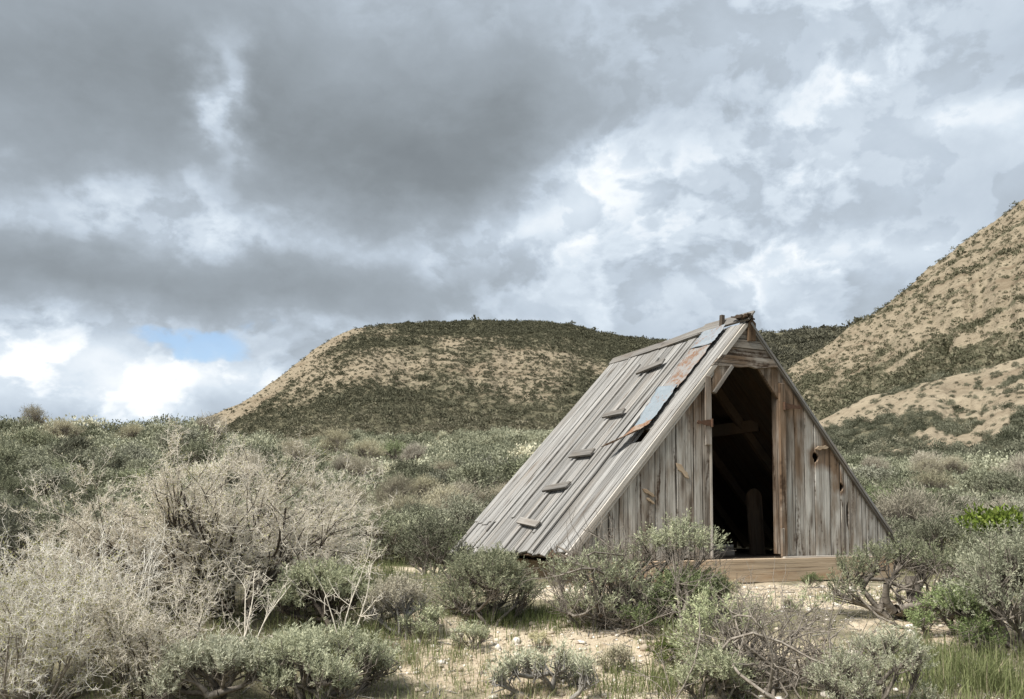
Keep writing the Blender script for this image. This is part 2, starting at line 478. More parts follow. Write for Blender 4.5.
# ------------------------------------------------------------------ weathered wood
def wood(name, cols, warm, warm_amt, streak=34, dark_amt=0.6, rough=0.85, stain=0.0):
    """cols: light and dark weathered tones; grain runs along the stored 'grain' coordinate"""
    m, t, out = new_mat(name)
    g = t.add('ShaderNodeAttribute', attribute_name='grain').outputs['Vector']
    ti = t.add('ShaderNodeAttribute', attribute_name='tint').outputs['Fac']
    mp = t.add('ShaderNodeMapping'); t.put(mp.inputs[0], g); mp.inputs['Scale'].default_value = (1.3, streak, 1)
    f1, _ = t.noise(mp.outputs[0], 1.0, 5, 0.65, 0.4)
    mp2 = t.add('ShaderNodeMapping'); t.put(mp2.inputs[0], g); mp2.inputs['Scale'].default_value = (0.8, streak * 4, 1)
    f2, _ = t.noise(mp2.outputs[0], 1.0, 3, 0.6)
    mp3 = t.add('ShaderNodeMapping'); t.put(mp3.inputs[0], g); mp3.inputs['Scale'].default_value = (1.6, 5, 1)
    f3, _ = t.noise(mp3.outputs[0], 1.0, 4, 0.6)
    col = t.mix(t.maprange(f1, 0.3, 0.7), cols[1], cols[0])
    col = t.mix(t.math('MULTIPLY', t.maprange(f3, 0.46, 0.66, 0, 1), warm_amt), col, warm)
    wa = t.add('ShaderNodeAttribute', attribute_name='warmth').outputs['Fac']
    wf = t.math('ADD', wa, t.math('MULTIPLY', t.math('SUBTRACT', f3, 0.5), 1.1))
    col = t.mix(t.maprange(wf, 0.3, 0.8, 0, 0.9), col, t.mix(t.maprange(f1, 0.35, 0.65), (0.075, 0.045, 0.024), (0.20, 0.13, 0.078)))
    dk = t.maprange(f2, 0.54, 0.70, 0, dark_amt)
    col = t.mix(dk, col, (0.055, 0.046, 0.038))
    # knots
    mk = t.add('ShaderNodeMapping'); t.put(mk.inputs[0], g); mk.inputs['Scale'].default_value = (1.5, 5.5, 1)
    vo = t.add('ShaderNodeTexVoronoi'); t.put(vo.inputs['Vector'], mk.outputs[0]); vo.inputs['Scale'].default_value = 1.0
    kn = t.maprange(vo.outputs['Distance'], 0.05, 0.20, 1, 0)
    col = t.mix(t.math('MULTIPLY', kn, 0.75), col, (0.06, 0.04, 0.025))
    if stain:
        ms_ = t.add('ShaderNodeMapping'); t.put(ms_.inputs[0], g); ms_.inputs['Scale'].default_value = (1.1, 11.0, 1)
        s1, _ = t.noise(ms_.outputs[0], 1.0, 3, 0.55, 0.8)
        mb_ = t.add('ShaderNodeMapping'); t.put(mb_.inputs[0], g); mb_.inputs['Scale'].default_value = (22, 30, 1)
        s2, _ = t.noise(mb_.outputs[0], 1.0, 3, 0.6)
        sf = t.math('ADD', s1, t.math('MULTIPLY', t.math('SUBTRACT', s2, 0.5), 0.28))
        col = t.mix(t.math('MULTIPLY', t.maprange(sf, 0.60, 0.70), stain), col, (0.050, 0.030, 0.017))
    hv = t.add('ShaderNodeHueSaturation'); t.put(hv.inputs['Color'], col)
    t.put(hv.inputs['Value'], t.maprange(ti, 0, 1, 0.66, 1.25)); hv.inputs['Saturation'].default_value = 1.0
    p = t.add('ShaderNodeBsdfPrincipled'); t.l.new(hv.outputs[0], p.inputs['Base Color']); p.inputs['Roughness'].default_value = rough
    p.inputs['Specular IOR Level'].default_value = 0.2
    bp = t.add('ShaderNodeBump'); bp.inputs['Strength'].default_value = 0.8; bp.inputs['Distance'].default_value = 0.006
    t.put(bp.inputs['Height'], t.math('SUBTRACT', f1, dk)); t.l.new(bp.outputs[0], p.inputs['Normal'])
    t.l.new(p.outputs[0], out.inputs[0])
    return m


M_ROOF = wood('roof_wood', ((0.345, 0.334, 0.315), (0.125, 0.12, 0.11)), (0.225, 0.20, 0.17), 0.5, 30, 0.95)
M_WALL = wood('wall_wood', ((0.53, 0.508, 0.458), (0.185, 0.165, 0.138)), (0.15, 0.108, 0.072), 0.8, 15, 0.95, stain=0.95)
M_DARK_SHADED = wood('dark_shaded_wood', ((0.115, 0.092, 0.070), (0.045, 0.035, 0.027)), (0.06, 0.036, 0.020), 0.7, 30, 0.6)  # dark old wood, colour deepened further to paint in the shade inside the hut
M_BEAM = wood('beam_wood', ((0.46, 0.37, 0.265), (0.33, 0.25, 0.17)), (0.30, 0.175, 0.09), 0.8, 14, 0.7)
M_GREY = wood('cleat_wood', ((0.27, 0.255, 0.23), (0.12, 0.11, 0.10)), (0.16, 0.13, 0.10), 0.5, 30, 0.6)
M_PALE = wood('pale_wood', ((0.46, 0.43, 0.385), (0.27, 0.25, 0.22)), (0.30, 0.25, 0.19), 0.4, 28, 0.5)


class Boards:
    """collects boards; each keeps its own grain direction, tone and warmth"""
    def __init__(s):
        s.bm = bmesh.new()
        s.g = s.bm.verts.layers.float_vector.new('grain'); s.t = s.bm.verts.layers.float.new('tint'); s.w = s.bm.verts.layers.float.new('warmth')

    def _v(s, co, g, t, w):
        v = s.bm.verts.new(co); v[s.g] = g; v[s.t] = t; v[s.w] = w; return v

    def prism(s, pts, org, ax, ay, an, thick, tint=0.5, warm=0.0, grain='y', chamfer=0.004):
        """flat outline pts (2D in ax, ay) given a thickness along an (the outline is the outer face)"""
        k = rnd.random() * 50; wf = warm if callable(warm) else (lambda a, b: warm)
        org, ax, ay, an = Vector(org), Vector(ax), Vector(ay), Vector(an)
        cx = sum(p[0] for p in pts) / len(pts); cy = sum(p[1] for p in pts) / len(pts)
        rows = []
        n = len(pts)
        for depth, ins in ((0, chamfer), (chamfer, 0), (thick, 0)):
            row = []
            for i in range(n):
                x, y = pts[i]
                if ins:
                    dx, dy = cx - x, cy - y; l = math.hypot(dx, dy) + 1e-9
                    x += dx / l * ins; y += dy / l * ins
                g = (y, x + k, k) if grain == 'y' else (x, y + k, k)
                row.append(s._v(org + ax * x + ay * y - an * depth, g, tint, wf(x, y)))
            rows.append(row)
        fl = []
        for a in (0, 1):
            for i in range(n):
                j = (i + 1) % n
                fl.append(s.bm.faces.new((rows[a][i], rows[a][j], rows[a + 1][j], rows[a + 1][i])))
        fl.append(s.bm.faces.new(rows[0][::-1])); fl.append(s.bm.faces.new(rows[2]))
        return fl

    def box(s, c, ax, ay, an, lx, ly, lz, tint=0.5, warm=0.0, grain='x', jit=0.0, ch=0.006):
        """box centred at c; extents along the three axes"""
        h = lambda: rnd.uniform(-jit, jit)
        pts = [(-lx / 2 + h(), -ly / 2 + h()), (lx / 2 + h(), -ly / 2 + h()), (lx / 2 + h(), ly / 2 + h()), (-lx / 2 + h(), ly / 2 + h())]
        return s.prism(pts, Vector(c) + Vector(an) * (lz / 2), ax, ay, an, lz, tint, warm, grain, ch)

    def build(s, name, mat, parent, label=None):
        s.bm.normal_update(); bmesh.ops.triangulate(s.bm, faces=[f for f in s.bm.faces if len(f.verts) > 4])
        bmesh.ops.recalc_face_normals(s.bm, faces=s.bm.faces)
        me = bpy.data.meshes.new(name); s.bm.to_mesh(me); s.bm.free()
        return link(name, me, mat, parent, label)


# ------------------------------------------------------------------ the A-frame hut
FZ = 0.284                      # floor above the ground at the front
HW, HH, HL = 2.23, 2.50, 2.82   # half width, height, length
SL = math.hypot(HW, HH)
hut = empty('wooden_hut', (2.509, 9.0, 0.0), 0.430)
tag(hut, 'weathered grey plank A-frame hut with an open dark doorway', 'hut')
XA, YA, ZA = Vector((1, 0, 0)), Vector((0, 1, 0)), Vector((0, 0, 1))
APEX = Vector((0, 0, FZ + HH))
DNL = Vector((-HW, 0, -HH)) / SL; NL = Vector((-HH, 0, HW)) / SL      # left slope: down and outward
DNR = Vector((HW, 0, -HH)) / SL; NR = Vector((HH, 0, HW)) / SL
JZ = lambda a: rnd.uniform(-a, a)


def roof_z(s): return FZ + HH * (1 - abs(s) / HW)


def plank_outline(y0, y1, d0, d1, wob=0.006, n=9, rag=0.02):
    ds = [d0 + (d1 - d0) * i / n for i in range(n + 1)]
    sk = lambda y, d: y + (d / SL - 0.5) * 0.24 * max(y, 0) ** 2 / HL ** 2          # the old frame has racked: boards splay at the rear
    L_ = [(sk(y0, d) + JZ(wob), d) for d in ds]; R_ = [(sk(y1, d) + JZ(wob), d) for d in ds]
    L_[-1] = (L_[-1][0], d1 + JZ(rag)); R_[-1] = (R_[-1][0], d1 + JZ(rag)); L_[0] = (L_[0][0], d0 + JZ(rag)); R_[0] = (R_[0][0], d0 + JZ(rag))
    return L_ + R_[::-1]


# left slope: a dark under-layer of boards, wide planks over it, battens over the gaps
def rw(x, y): return 0.02
b = Boards()
y = -0.015
widths = [0.075, 0.15, 0.165, 0.12, 0.17, 0.14, 0.16, 0.11, 0.15, 0.16, 0.13, 0.15, 0.12, 0.16, 0.14, 0.15, 0.13, 0.15, 0.14, 0.16, 0.13, 0.15, 0.14]
edges = []
i = 0
while y < HL - 0.05:
    w = widths[i % len(widths)] * (1 if i < 19 else 0.9); y1 = min(y + w, HL + 0.03)
    lift = 0.012 + rnd.random() * 0.014
    org = APEX + NL * lift
    tint = rnd.choice((0.30, 0.45, 0.55, 0.62, 0.7, 0.85)) + JZ(0.08)
    dend = SL - 0.10 * max(0, 1 - y / 1.6) + rnd.choice((0.0, 0.02, 0.05, 0.03, -0.02)) + JZ(0.015)
    gap = rnd.uniform(0.004, 0.012)
    warmth = rnd.choice((0.0, 0.0, 0.05, 0.15, 0.2))
    if 0.17 < (y + y1) / 2 < 0.40:                      # broken boards below the curled sheet
        b.prism(plank_outline(y, y1 - gap, 0.03, 1.62, rag=0.03), org, YA, DNL, NL, 0.022, tint, warmth)
        b.prism(plank_outline(y, y1 - gap, 1.93 + JZ(0.08), dend, rag=0.08), org, YA, DNL, NL, 0.022, tint, 0.25)
    elif y > HL - 0.75:                                  # the rear boards end early and a lapped course covers their feet
        b.prism(plank_outline(y, y1 - gap, 0.03, 2.93 + JZ(0.03), rag=0.012), org + NL * 0.016, YA, DNL, NL, 0.022, tint, warmth)
        b.prism(plank_outline(y + JZ(0.02), y1 - gap + JZ(0.02), 2.86, dend + 0.06, rag=0.03), org, YA, DNL, NL, 0.022, tint + 0.1, 0)
    else:
        b.prism(plank_outline(y, y1 - gap, 0.03 + JZ(0.02), dend, rag=0.025), org, YA, DNL, NL, 0.022, tint, warmth)
    edges.append(y1)
    y = y1; i += 1
for k, e in enumerate(edges[:-1]):
    if k > 3 and (k % 3 == 0 or rnd.random() < 0.2):
        w = rnd.uniform(0.035, 0.06)
        d0 = 0.05 + rnd.random() * 0.3; d1 = SL - rnd.choice((0.0, 0.05, 0.3, 0.5))
        b.prism(plank_outline(e - w / 2, e + w / 2, d0, d1, 0.004), APEX + NL * 0.040, YA, DNL, NL, 0.016, rnd.uniform(0.45, 0.9), 0.0)
b.build('roof_slope', M_ROOF, hut)
# sheathing under the planks, left open under the break
b = Boards()
for a0, a1, d0, d1 in ((0.0, 0.11, 0.02, SL - 0.02), (0.115, 0.46, 0.02, 1.60), (0.115, 0.46, 2.0, SL - 0.02), (0.465, 1.6, 0.02, SL - 0.02), (1.605, HL - 0.14, 0.02, SL - 0.02)):
    b.prism([(a0, d0), (a1, d0), (a1, d1), (a0, d1)], APEX - NL * 0.012, YA, DNL, NL, 0.02, 0.1, 0.5)
b.build('roof_sheathing', M_DARK_SHADED, hut)
# right slope
b = Boards(); y = -0.05
while y < HL:
    w = rnd.uniform(0.12, 0.17)
    b.prism(plank_outline(y, min(y + w, HL + 0.02) - 0.005, 0.03, SL + 0.08 + JZ(0.03)), APEX + NR * (0.006 + rnd.random() * 0.012), YA, DNR, NR, 0.024, rnd.uniform(0.2, 0.8), 0.3); y += w
b.build('roof_slope', M_ROOF, hut)
b = Boards()
b.prism([(0, 0.02), (HL, 0.02), (HL, SL - 0.02), (0, SL - 0.02)], APEX - NR * 0.022, YA, DNR, NR, 0.02, 0.1, 0.3)
b.build('roof_sheathing', M_DARK_SHADED, hut)  # underside seen through the doorway, interior shade put into its colour

# front wall, left and right of the doorway, cut to the slope; knot holes and splits are real notches
DL, DR = -0.49, 0.41
B_L = [-2.18, -2.0, -1.86, -1.73, -1.61, -1.40, -1.185, -1.06, -0.93, -0.715, -0.605, DL]
B_R = [DR + 0.075, 0.63, 0.775, 0.915, 1.135, 1.29, 1.405, 1.68, 1.85, 2.0, 2.10, 2.18]
NOTCH = {(0.915, 'r'): [(1.06, 0.055, 0.062)], (0.915, 'l'): [(1.08, 0.02, 0.04)], (1.29, 'r'): [(0.739, 0.042, 0.052)], (-0.93, 'r'): [], (1.405, 'l'): [(0.42, 0.03, 0.17)]}


def front_plank(b, s0, s1, tint, warm, lift, notch0=(), notch1=()):
    g = 0.0062
    s0 += g; s1 -= g
    zt = lambda s: roof_z(s) - FZ - 0.03
    def edge(s, side, notches):
        zs = [(-0.03 + JZ(0.012), 0.0)]
        n = 7
        for k in range(1, n): zs.append((zt(s) * k / n, JZ(0.0035)))
        zs.append((zt(s), 0))
        for zc, dep, hh in notches:
            zs = [q for q in zs if abs(q[0] - zc) > hh]
            for q in range(-3, 4): zs.append((zc + hh * q / 3, dep * math.cos(q / 3 * math.pi / 2) ** 0.6 * side))
        zs.sort()
        return [(s + dx, z) for z, dx in zs]
    a = edge(s0, 1, notch0); c = edge(s1, -1, notch1)
    pts = a + c[::-1]
    b.prism(pts, Vector((0, -0.004 - lift, FZ)), XA, ZA, -YA, 0.024, tint, warm, 'y', 0.003)


def warm_front(s, z):
    near = max(0, 1 - (abs(s) - 0.45) / 0.50)
    hi = min(max((z - 0.25) / 0.9, 0), 1)
    top = min(max((z - (HH * (1 - abs(s) / HW)) + 0.55) / 0.5, 0), 1) * 0.35
    for hs, hz in ((0.915, 1.06), (1.29, 0.739), (1.10, 1.15)):
        if (s - hs) ** 2 + ((z - hz) * 0.7) ** 2 < 0.011: return 1.0
    return min(0.02 + 0.95 * near * hi + top * hi, 1.0)


b = Boards()
for k in range(len(B_L) - 1):
    s0, s1 = B_L[k], B_L[k + 1]
    n1 = [(0.845, 0.03, 0.10)] if abs(s0 + 0.93) < 1e-6 else []
    front_plank(b, s0, s1, rnd.uniform(0.25, 0.7), warm_front, rnd.uniform(0, 0.007), (), ())
b.build('front_wall', M_WALL, hut, 'left half of the front wall in brown stained grey planks')
b = Boards()
for k in range(len(B_R) - 1):
    s0, s1 = B_R[k], B_R[k + 1]
    front_plank(b, s0, s1, rnd.uniform(0.5, 0.95), warm_front, rnd.uniform(0, 0.007),
                NOTCH.get((s0, 'r'), ()), NOTCH.get((s1, 'l'), ()))
b.build('front_wall', M_WALL, hut, 'right half of the front wall with bleached planks and two knot holes')
# bright splintered spots where the face of a board has torn away
for (s, z, ln, w, tilt) in ((-0.86, 0.87, 0.22, 0.065, -0.75), (-1.27, 0.64, 0.17, 0.04, -0.45), (-1.25, 0.56, 0.12, 0.03, -0.5), (1.02, 1.17, 0.2, 0.05, 0.15)):
    b = Boards()
    ax = Vector((math.cos(tilt), 0, math.sin(tilt))); ay = Vector((-math.sin(tilt), 0, math.cos(tilt)))
    pts = [(-ln / 2, 0.0), (-ln * 0.35, -w * 0.3), (-ln * 0.2, -w / 2), (0.0, -w * 0.3), (ln * 0.3, -w * 0.45), (ln / 2, -w * 0.1), (ln * 0.25, w * 0.4), (0.02, w * 0.3), (-ln * 0.25, w / 2)]
    b.prism(pts, Vector((s, -0.024, FZ + z)), ax, ay, -YA, 0.012, 0.45, 0.15, 'x', 0.004)
    b.build('splinter', M_BEAM, hut, 'torn orange splinter on the front wall')

# door frame
b = Boards()
b.box((DL - 0.012, 0.03, FZ + 0.86), ZA, YA, -XA, 1.76, 0.10, 0.024, 0.85, 0.05)
b.box((DL - 0.055, -0.032, FZ + 1.50), ZA, XA, -YA, 0.72, 0.07, 0.022, 0.35, 0.5)
b.build('door_jamb', M_PALE, hut)
b = Boards()
b.box((DR + 0.034, -0.030, FZ + 0.90), ZA, XA, -YA, 1.90, 0.072, 0.026, 0.5, 0.75)
b.box((DR + 0.012, 0.04, FZ + 0.93), ZA, YA, -XA, 1.86, 0.11, 0.022, 0.3, 0.8)
b.box((DR + 0.01, -0.034, FZ + 0.13), ZA, XA, -YA, 0.30, 0.03, 0.03, 0.6, 0.6)
b.build('door_jamb', M_WALL, hut)
# corner braces of the doorway
b = Boards()
b.prism([(-0.535, 1.64), (-0.475, 1.70), (-0.24, 1.97), (-0.24, 2.0), (-0.43, 2.0)], Vector((0, -0.032, FZ)), XA, ZA, -YA, 0.03, 0.5, 0.75, 'y')
b.build('brace', M_WALL, hut)
b = Boards()
e0, e1 = Vector((-0.475, -0.036, FZ + 1.685)), Vector((-0.235, -0.036, FZ + 1.985)); dd = (e1 - e0).normalized()
b.box((e0 + e1) / 2, dd, YA.cross(dd), -YA, (e1 - e0).length, 0.035, 0.05, 0.5, 0.2)
b.build('brace_edge', M_GREY, hut)
b = Boards()
b.prism([(0.40, 1.69), (0.44, 1.66), (0.50, 1.86), (0.42, 2.02), (0.13, 2.02)], Vector((0, -0.012, FZ)), XA, ZA, -YA, 0.03, 0.55, 0.75, 'y')
b.build('brace', M_WALL, hut)
# gable boards over the door
b = Boards()
for z0, z1, lift, tn in ((2.105, 2.19, 0.010, 0.45), (2.195, 2.285, 0.018, 0.35), (2.29, 2.44, 0.006, 0.25)):
    hw0 = HW * (1 - z0 / HH) - 0.02; hw1 = max(HW * (1 - z1 / HH) - 0.02, 0.02)
    b.prism([(-hw0, z0), (hw0, z0), (hw1, z1), (-hw1, z1)], Vector((0, -0.012 - lift, FZ)), XA, ZA, -YA, 0.024, tn, 0.62, 'x')
b.build('gable_board', M_WALL, hut)
b = Boards()
b.prism([(-0.49, 1.975), (-0.1, 1.985), (0.02, 2.0), (0.1, 1.985), (0.455, 2.03), (0.36, 2.10), (-0.36, 2.10)], Vector((0, -0.040, FZ)), XA, ZA, -YA, 0.04, 0.40, 0.6, 'x')
b.build('door_header', M_WALL, hut)
b = Boards()
b.prism([(-0.035, 2.27), (0.065, 2.28), (0.075, 2.47), (0.02, 2.52), (-0.03, 2.46)], Vector((0.02, -0.045, FZ)), XA, ZA, -YA, 0.10, 0.25, 0.75, 'y')
b.build('ridge_post', M_DARK_SHADED, hut)
# rake boards along the front edges
b = Boards()
off = Vector((0, -0.040, 0))
b.prism([(0.02, 0.0), (SL - 0.04, 0.0), (SL - 0.04, 0.05), (0.06, 0.042)], APEX + off - NL * 0.036, DNL, NL, -YA, 0.028, 0.75, 0.0, 'x')
b.prism([(0.50, 0.0), (SL - 0.12, 0.0), (SL - 0.12, 0.030), (0.52, 0.026)], APEX + off + Vector((0, 0.012, 0)) - NL * 0.068, DNL, NL, -YA, 0.022, 0.95, 0.0, 'x')
b.build('rake_board', M_PALE, hut)
b = Boards()
b.prism([(0.06, 0.0), (1.1, 0.006), (2.2, -0.004), (SL + 0.09, 0.006), (SL + 0.10, 0.05), (2.3, 0.043), (1.2, 0.052), (0.05, 0.045)], APEX + off - NR * 0.032, DNR, NR, -YA, 0.03, 0.35, 0.1, 'x')
b.build('rake_board', M_GREY, hut)
# ridge: warped cap boards and rotten bits
b = Boards()
for y0, y1, z, tl, sd in ((-0.10, 0.75, 0.045, 0.03, 0.05), (0.7, 1.55, 0.030, -0.02, 0.02), (1.5, 2.3, 0.024, 0.0, 0.04), (2.2, HL - 0.10, 0.02, 0.01, 0.0)):
    d = Vector((0, y1 - y0, tl * (y1 - y0))).normalized()
    b.box(APEX + Vector((-0.03 + sd * 0.3, (y0 + y1) / 2, z)), d, DNL, NL, y1 - y0, 0.13, 0.022, 0.3, 0.2, 'x', 0.012)
b.build('ridge_cap', M_GREY, hut)
b = Boards()
for k in range(9):
    yy = rnd.uniform(-0.07, 0.10); a = rnd.uniform(-0.6, 0.6)
    d = Vector((math.sin(a) * 0.6, math.cos(a), rnd.uniform(-0.25, 0.3))).normalized(); sd = d.cross(ZA).normalized()
    b.box(APEX + Vector((rnd.uniform(-0.08, 0.05), yy, 0.035 + rnd.uniform(-0.02, 0.02) - yy * 0.08)), d, sd, sd.cross(d), rnd.uniform(0.06, 0.15), rnd.uniform(0.02, 0.06), rnd.uniform(0.015, 0.035), 0.1, 0.4, 'x', 0.012)
b.build('rotten_cap', M_DARK_SHADED, hut)
b = Boards()
b.box(APEX + Vector((-0.05, 0.34, 0.07)), Vector((0.1, 0.1, 1)).normalized(), XA, -YA, 0.13, 0.04, 0.045, 0.1, 0.2, 'x', 0.006)
b.build('peg', M_DARK_SHADED, hut)
# climbing cleats nailed across the left slope
for yc, dc, dl in ((1.275, 0.48, 0.14), (1.26, 1.267, 0.0), (1.26, 1.90, -0.03), (1.23, 2.42, 0.06), (1.21, 2.95, -0.10)):
    b = Boards()
    d = (YA - DNL * dl * (-1)).normalized() if False else (YA + DNL * dl).normalized()
    ay = NL.cross(d).normalized()
    b.box(APEX + YA * yc + DNL * dc + NL * 0.066, d, ay, NL, rnd.uniform(0.42, 0.60), rnd.uniform(0.08, 0.105), 0.024, 0.15 if dc < 2.8 else 1.0, 0.05, 'x', 0.010)
    b.build('cleat', M_GREY, hut)


# sheet metal patches
def sheet_mat(name, a, c, rust, amt):
    m, t, out = new_mat(name)
    o = t.add('ShaderNodeTexCoord').outputs['Object']
    f, _ = t.noise(o, 7, 6, 0.65); g, _ = t.noise(o, 30, 5, 0.7)
    col = t.mix(t.maprange(g, 0.35, 0.65), a, c)
    k = t.math('ADD', t.math('MULTIPLY', t.math('SUBTRACT', f, 0.5), 2.0), t.math('ADD', t.math('MULTIPLY', t.math('SUBTRACT', g, 0.5), 1.3), amt))
    col = t.mix(t.maprange(k, 0.35, 0.75, 0, 1, True), col, t.mix(t.maprange(g, 0.4, 0.6), rust, (0.16, 0.075, 0.035)))
    p = t.add('ShaderNodeBsdfPrincipled'); t.put(p.inputs['Base Color'], col); p.inputs['Roughness'].default_value = 0.62
    p.inputs['Specular IOR Level'].default_value = 0.4
    bp = t.add('ShaderNodeBump'); bp.inputs['Strength'].default_value = 0.4; bp.inputs['Distance'].default_value = 0.01
    t.put(bp.inputs['Height'], f); t.l.new(bp.outputs[0], p.inputs['Normal'])
    t.l.new(p.outputs[0], out.inputs[0]); return m


MS_BLUE = sheet_mat('blue_grey_sheet', (0.165, 0.195, 0.215), (0.215, 0.245, 0.265), (0.19, 0.13, 0.09), 0.24)
MS_TOP = sheet_mat('dull_sheet', (0.17, 0.195, 0.215), (0.235, 0.255, 0.27), (0.20, 0.14, 0.10), 0.34)
MS_RUST = sheet_mat('rusty_sheet', (0.19, 0.182, 0.172), (0.24, 0.228, 0.21), (0.165, 0.125, 0.092), 0.50)
MS_CURL = sheet_mat('curled_sheet', (0.22, 0.18, 0.14), (0.28, 0.20, 0.14), (0.24, 0.145, 0.085), 0.6)


def metal(name, corners, lift, mat, label, lift_fn=None, n=10, m=14, th=0.004):
    """a thin bent sheet on the left slope: corners are (along ridge, down slope)"""
    c = [Vector(q) for q in corners]
    bm = bmesh.new(); rows = []
    for side in (0, 1):
        g = []
        for i in range(m + 1):
            row = []
            for j in range(n + 1):
                fu, fv = j / n, i / m
                p = (c[0] * (1 - fu) + c[1] * fu) * (1 - fv) + (c[3] * (1 - fu) + c[2] * fu) * fv
                h = lift + (lift_fn(fu, fv) if lift_fn else 0) + 0.004 * math.sin(fu * 9 + fv * 5) + 0.004 * math.sin(fv * 13 + 1)
                ej = 0.010 * math.sin(i * 2.3 + j) if j in (0, n) or i in (0, m) else 0
                row.append(bm.verts.new(APEX + YA * (p.x + ej) + DNL * p.y + NL * (h - side * th)))
            g.append(row)
        rows.append(g)
    for i in range(m):
        for j in range(n):
            a, q = rows
            bm.faces.new((a[i][j], a[i][j + 1], a[i + 1][j + 1], a[i + 1][j]))
            bm.faces.new((q[i + 1][j], q[i + 1][j + 1], q[i][j + 1], q[i][j]))
    a, q = rows
    ring = [(0, j) for j in range(n)] + [(i, n) for i in range(m)] + [(m, j) for j in range(n, 0, -1)] + [(i, 0) for i in range(m, 0, -1)]
    for k in range(len(ring)):
        (i0, j0), (i1, j1) = ring[k], ring[(k + 1) % len(ring)]
        bm.faces.new((a[i0][j0], q[i0][j0], q[i1][j1], a[i1][j1]))
    bmesh.ops.recalc_face_normals(bm, faces=bm.faces)
    me = bpy.data.meshes.new(name); bm.to_mesh(me); bm.free()
    for p in me.polygons: p.use_smooth = True
    return link(name, me, mat, hut, label)


metal('metal_sheet', [(0.64, 0.06), (0.24, 0.05), (0.23, 0.36), (0.64, 0.34)], 0.062, MS_TOP, 'dull blue grey metal sheet near the peak')
metal('metal_sheet', [(0.64, 0.30), (0.26, 0.33), (0.25, 1.03), (0.62, 0.97)], 0.050, MS_RUST, 'rusty brown metal sheet in the middle of the strip')
metal('metal_sheet', [(0.66, 0.95), (0.27, 0.99), (0.22, 1.56), (0.50, 1.64)], 0.064, MS_BLUE, 'pale blue metal sheet lower on the strip')
metal('metal_sheet', [(0.49, 1.60), (0.21, 1.53), (0.27, 1.72), (0.60, 1.98)], 0.070, MS_CURL, 'orange brown metal sheet curling up over the hole',
      lambda u, v: 0.09 * v ** 2.0 * (1.2 - 0.75 * u))

# foundation beams
b = Boards()
b.box((0.02, -0.03, FZ - 0.165), XA, ZA, -YA, 3.95, 0.235, 0.17, 0.7, 0.0, 'x', 0.008, 0.012)
b.build('sill_beam', M_BEAM, hut, 'fresh orange tan timber under the front wall')
b = Boards()
b.box((-1.93, HL / 2, FZ - 0.17), YA, ZA, -XA, HL - 0.1, 0.22, 0.14, 0.55, 0.0, 'x', 0.008, 0.012)
b.build('sill_beam', M_BEAM, hut)
b = Boards()
b.box((1.93, HL / 2, FZ - 0.17), YA, ZA, -XA, HL - 0.1, 0.22, 0.14, 0.55, 0.0, 'x', 0.008, 0.012)
b.build('sill_beam', M_BEAM, hut)
b = Boards()
b.box((1.12, -0.052, FZ - 0.030), XA, ZA, -YA, 1.42, 0.022, 0.05, 0.9, 0.0, 'x', 0.003)
b.build('base_trim', M_PALE, hut)
# inside: floor, back wall, rafters, tie beam
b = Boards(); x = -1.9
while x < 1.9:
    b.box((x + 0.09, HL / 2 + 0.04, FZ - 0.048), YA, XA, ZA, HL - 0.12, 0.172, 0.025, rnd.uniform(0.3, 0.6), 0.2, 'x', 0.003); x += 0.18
b.build('floor', M_DARK_SHADED, hut)
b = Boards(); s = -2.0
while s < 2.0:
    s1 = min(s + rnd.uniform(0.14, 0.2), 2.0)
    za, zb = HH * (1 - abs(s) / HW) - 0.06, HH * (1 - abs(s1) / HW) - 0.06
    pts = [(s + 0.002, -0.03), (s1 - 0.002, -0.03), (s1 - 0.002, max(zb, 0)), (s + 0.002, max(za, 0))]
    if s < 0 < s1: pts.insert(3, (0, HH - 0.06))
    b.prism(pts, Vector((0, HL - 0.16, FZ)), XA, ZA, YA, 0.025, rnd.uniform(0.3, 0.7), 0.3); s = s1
b.build('back_wall', M_DARK_SHADED, hut)
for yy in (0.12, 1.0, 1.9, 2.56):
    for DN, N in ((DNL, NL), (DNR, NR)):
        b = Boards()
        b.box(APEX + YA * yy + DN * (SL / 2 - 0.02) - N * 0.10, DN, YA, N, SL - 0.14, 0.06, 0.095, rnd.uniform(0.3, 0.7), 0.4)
        b.build('rafter', M_DARK_SHADED, hut)
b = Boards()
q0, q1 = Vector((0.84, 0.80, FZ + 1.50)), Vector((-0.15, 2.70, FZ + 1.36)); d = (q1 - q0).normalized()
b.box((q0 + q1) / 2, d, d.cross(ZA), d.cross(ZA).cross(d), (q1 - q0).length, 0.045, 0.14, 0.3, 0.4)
b.build('tie_beam', M_DARK_SHADED, hut)
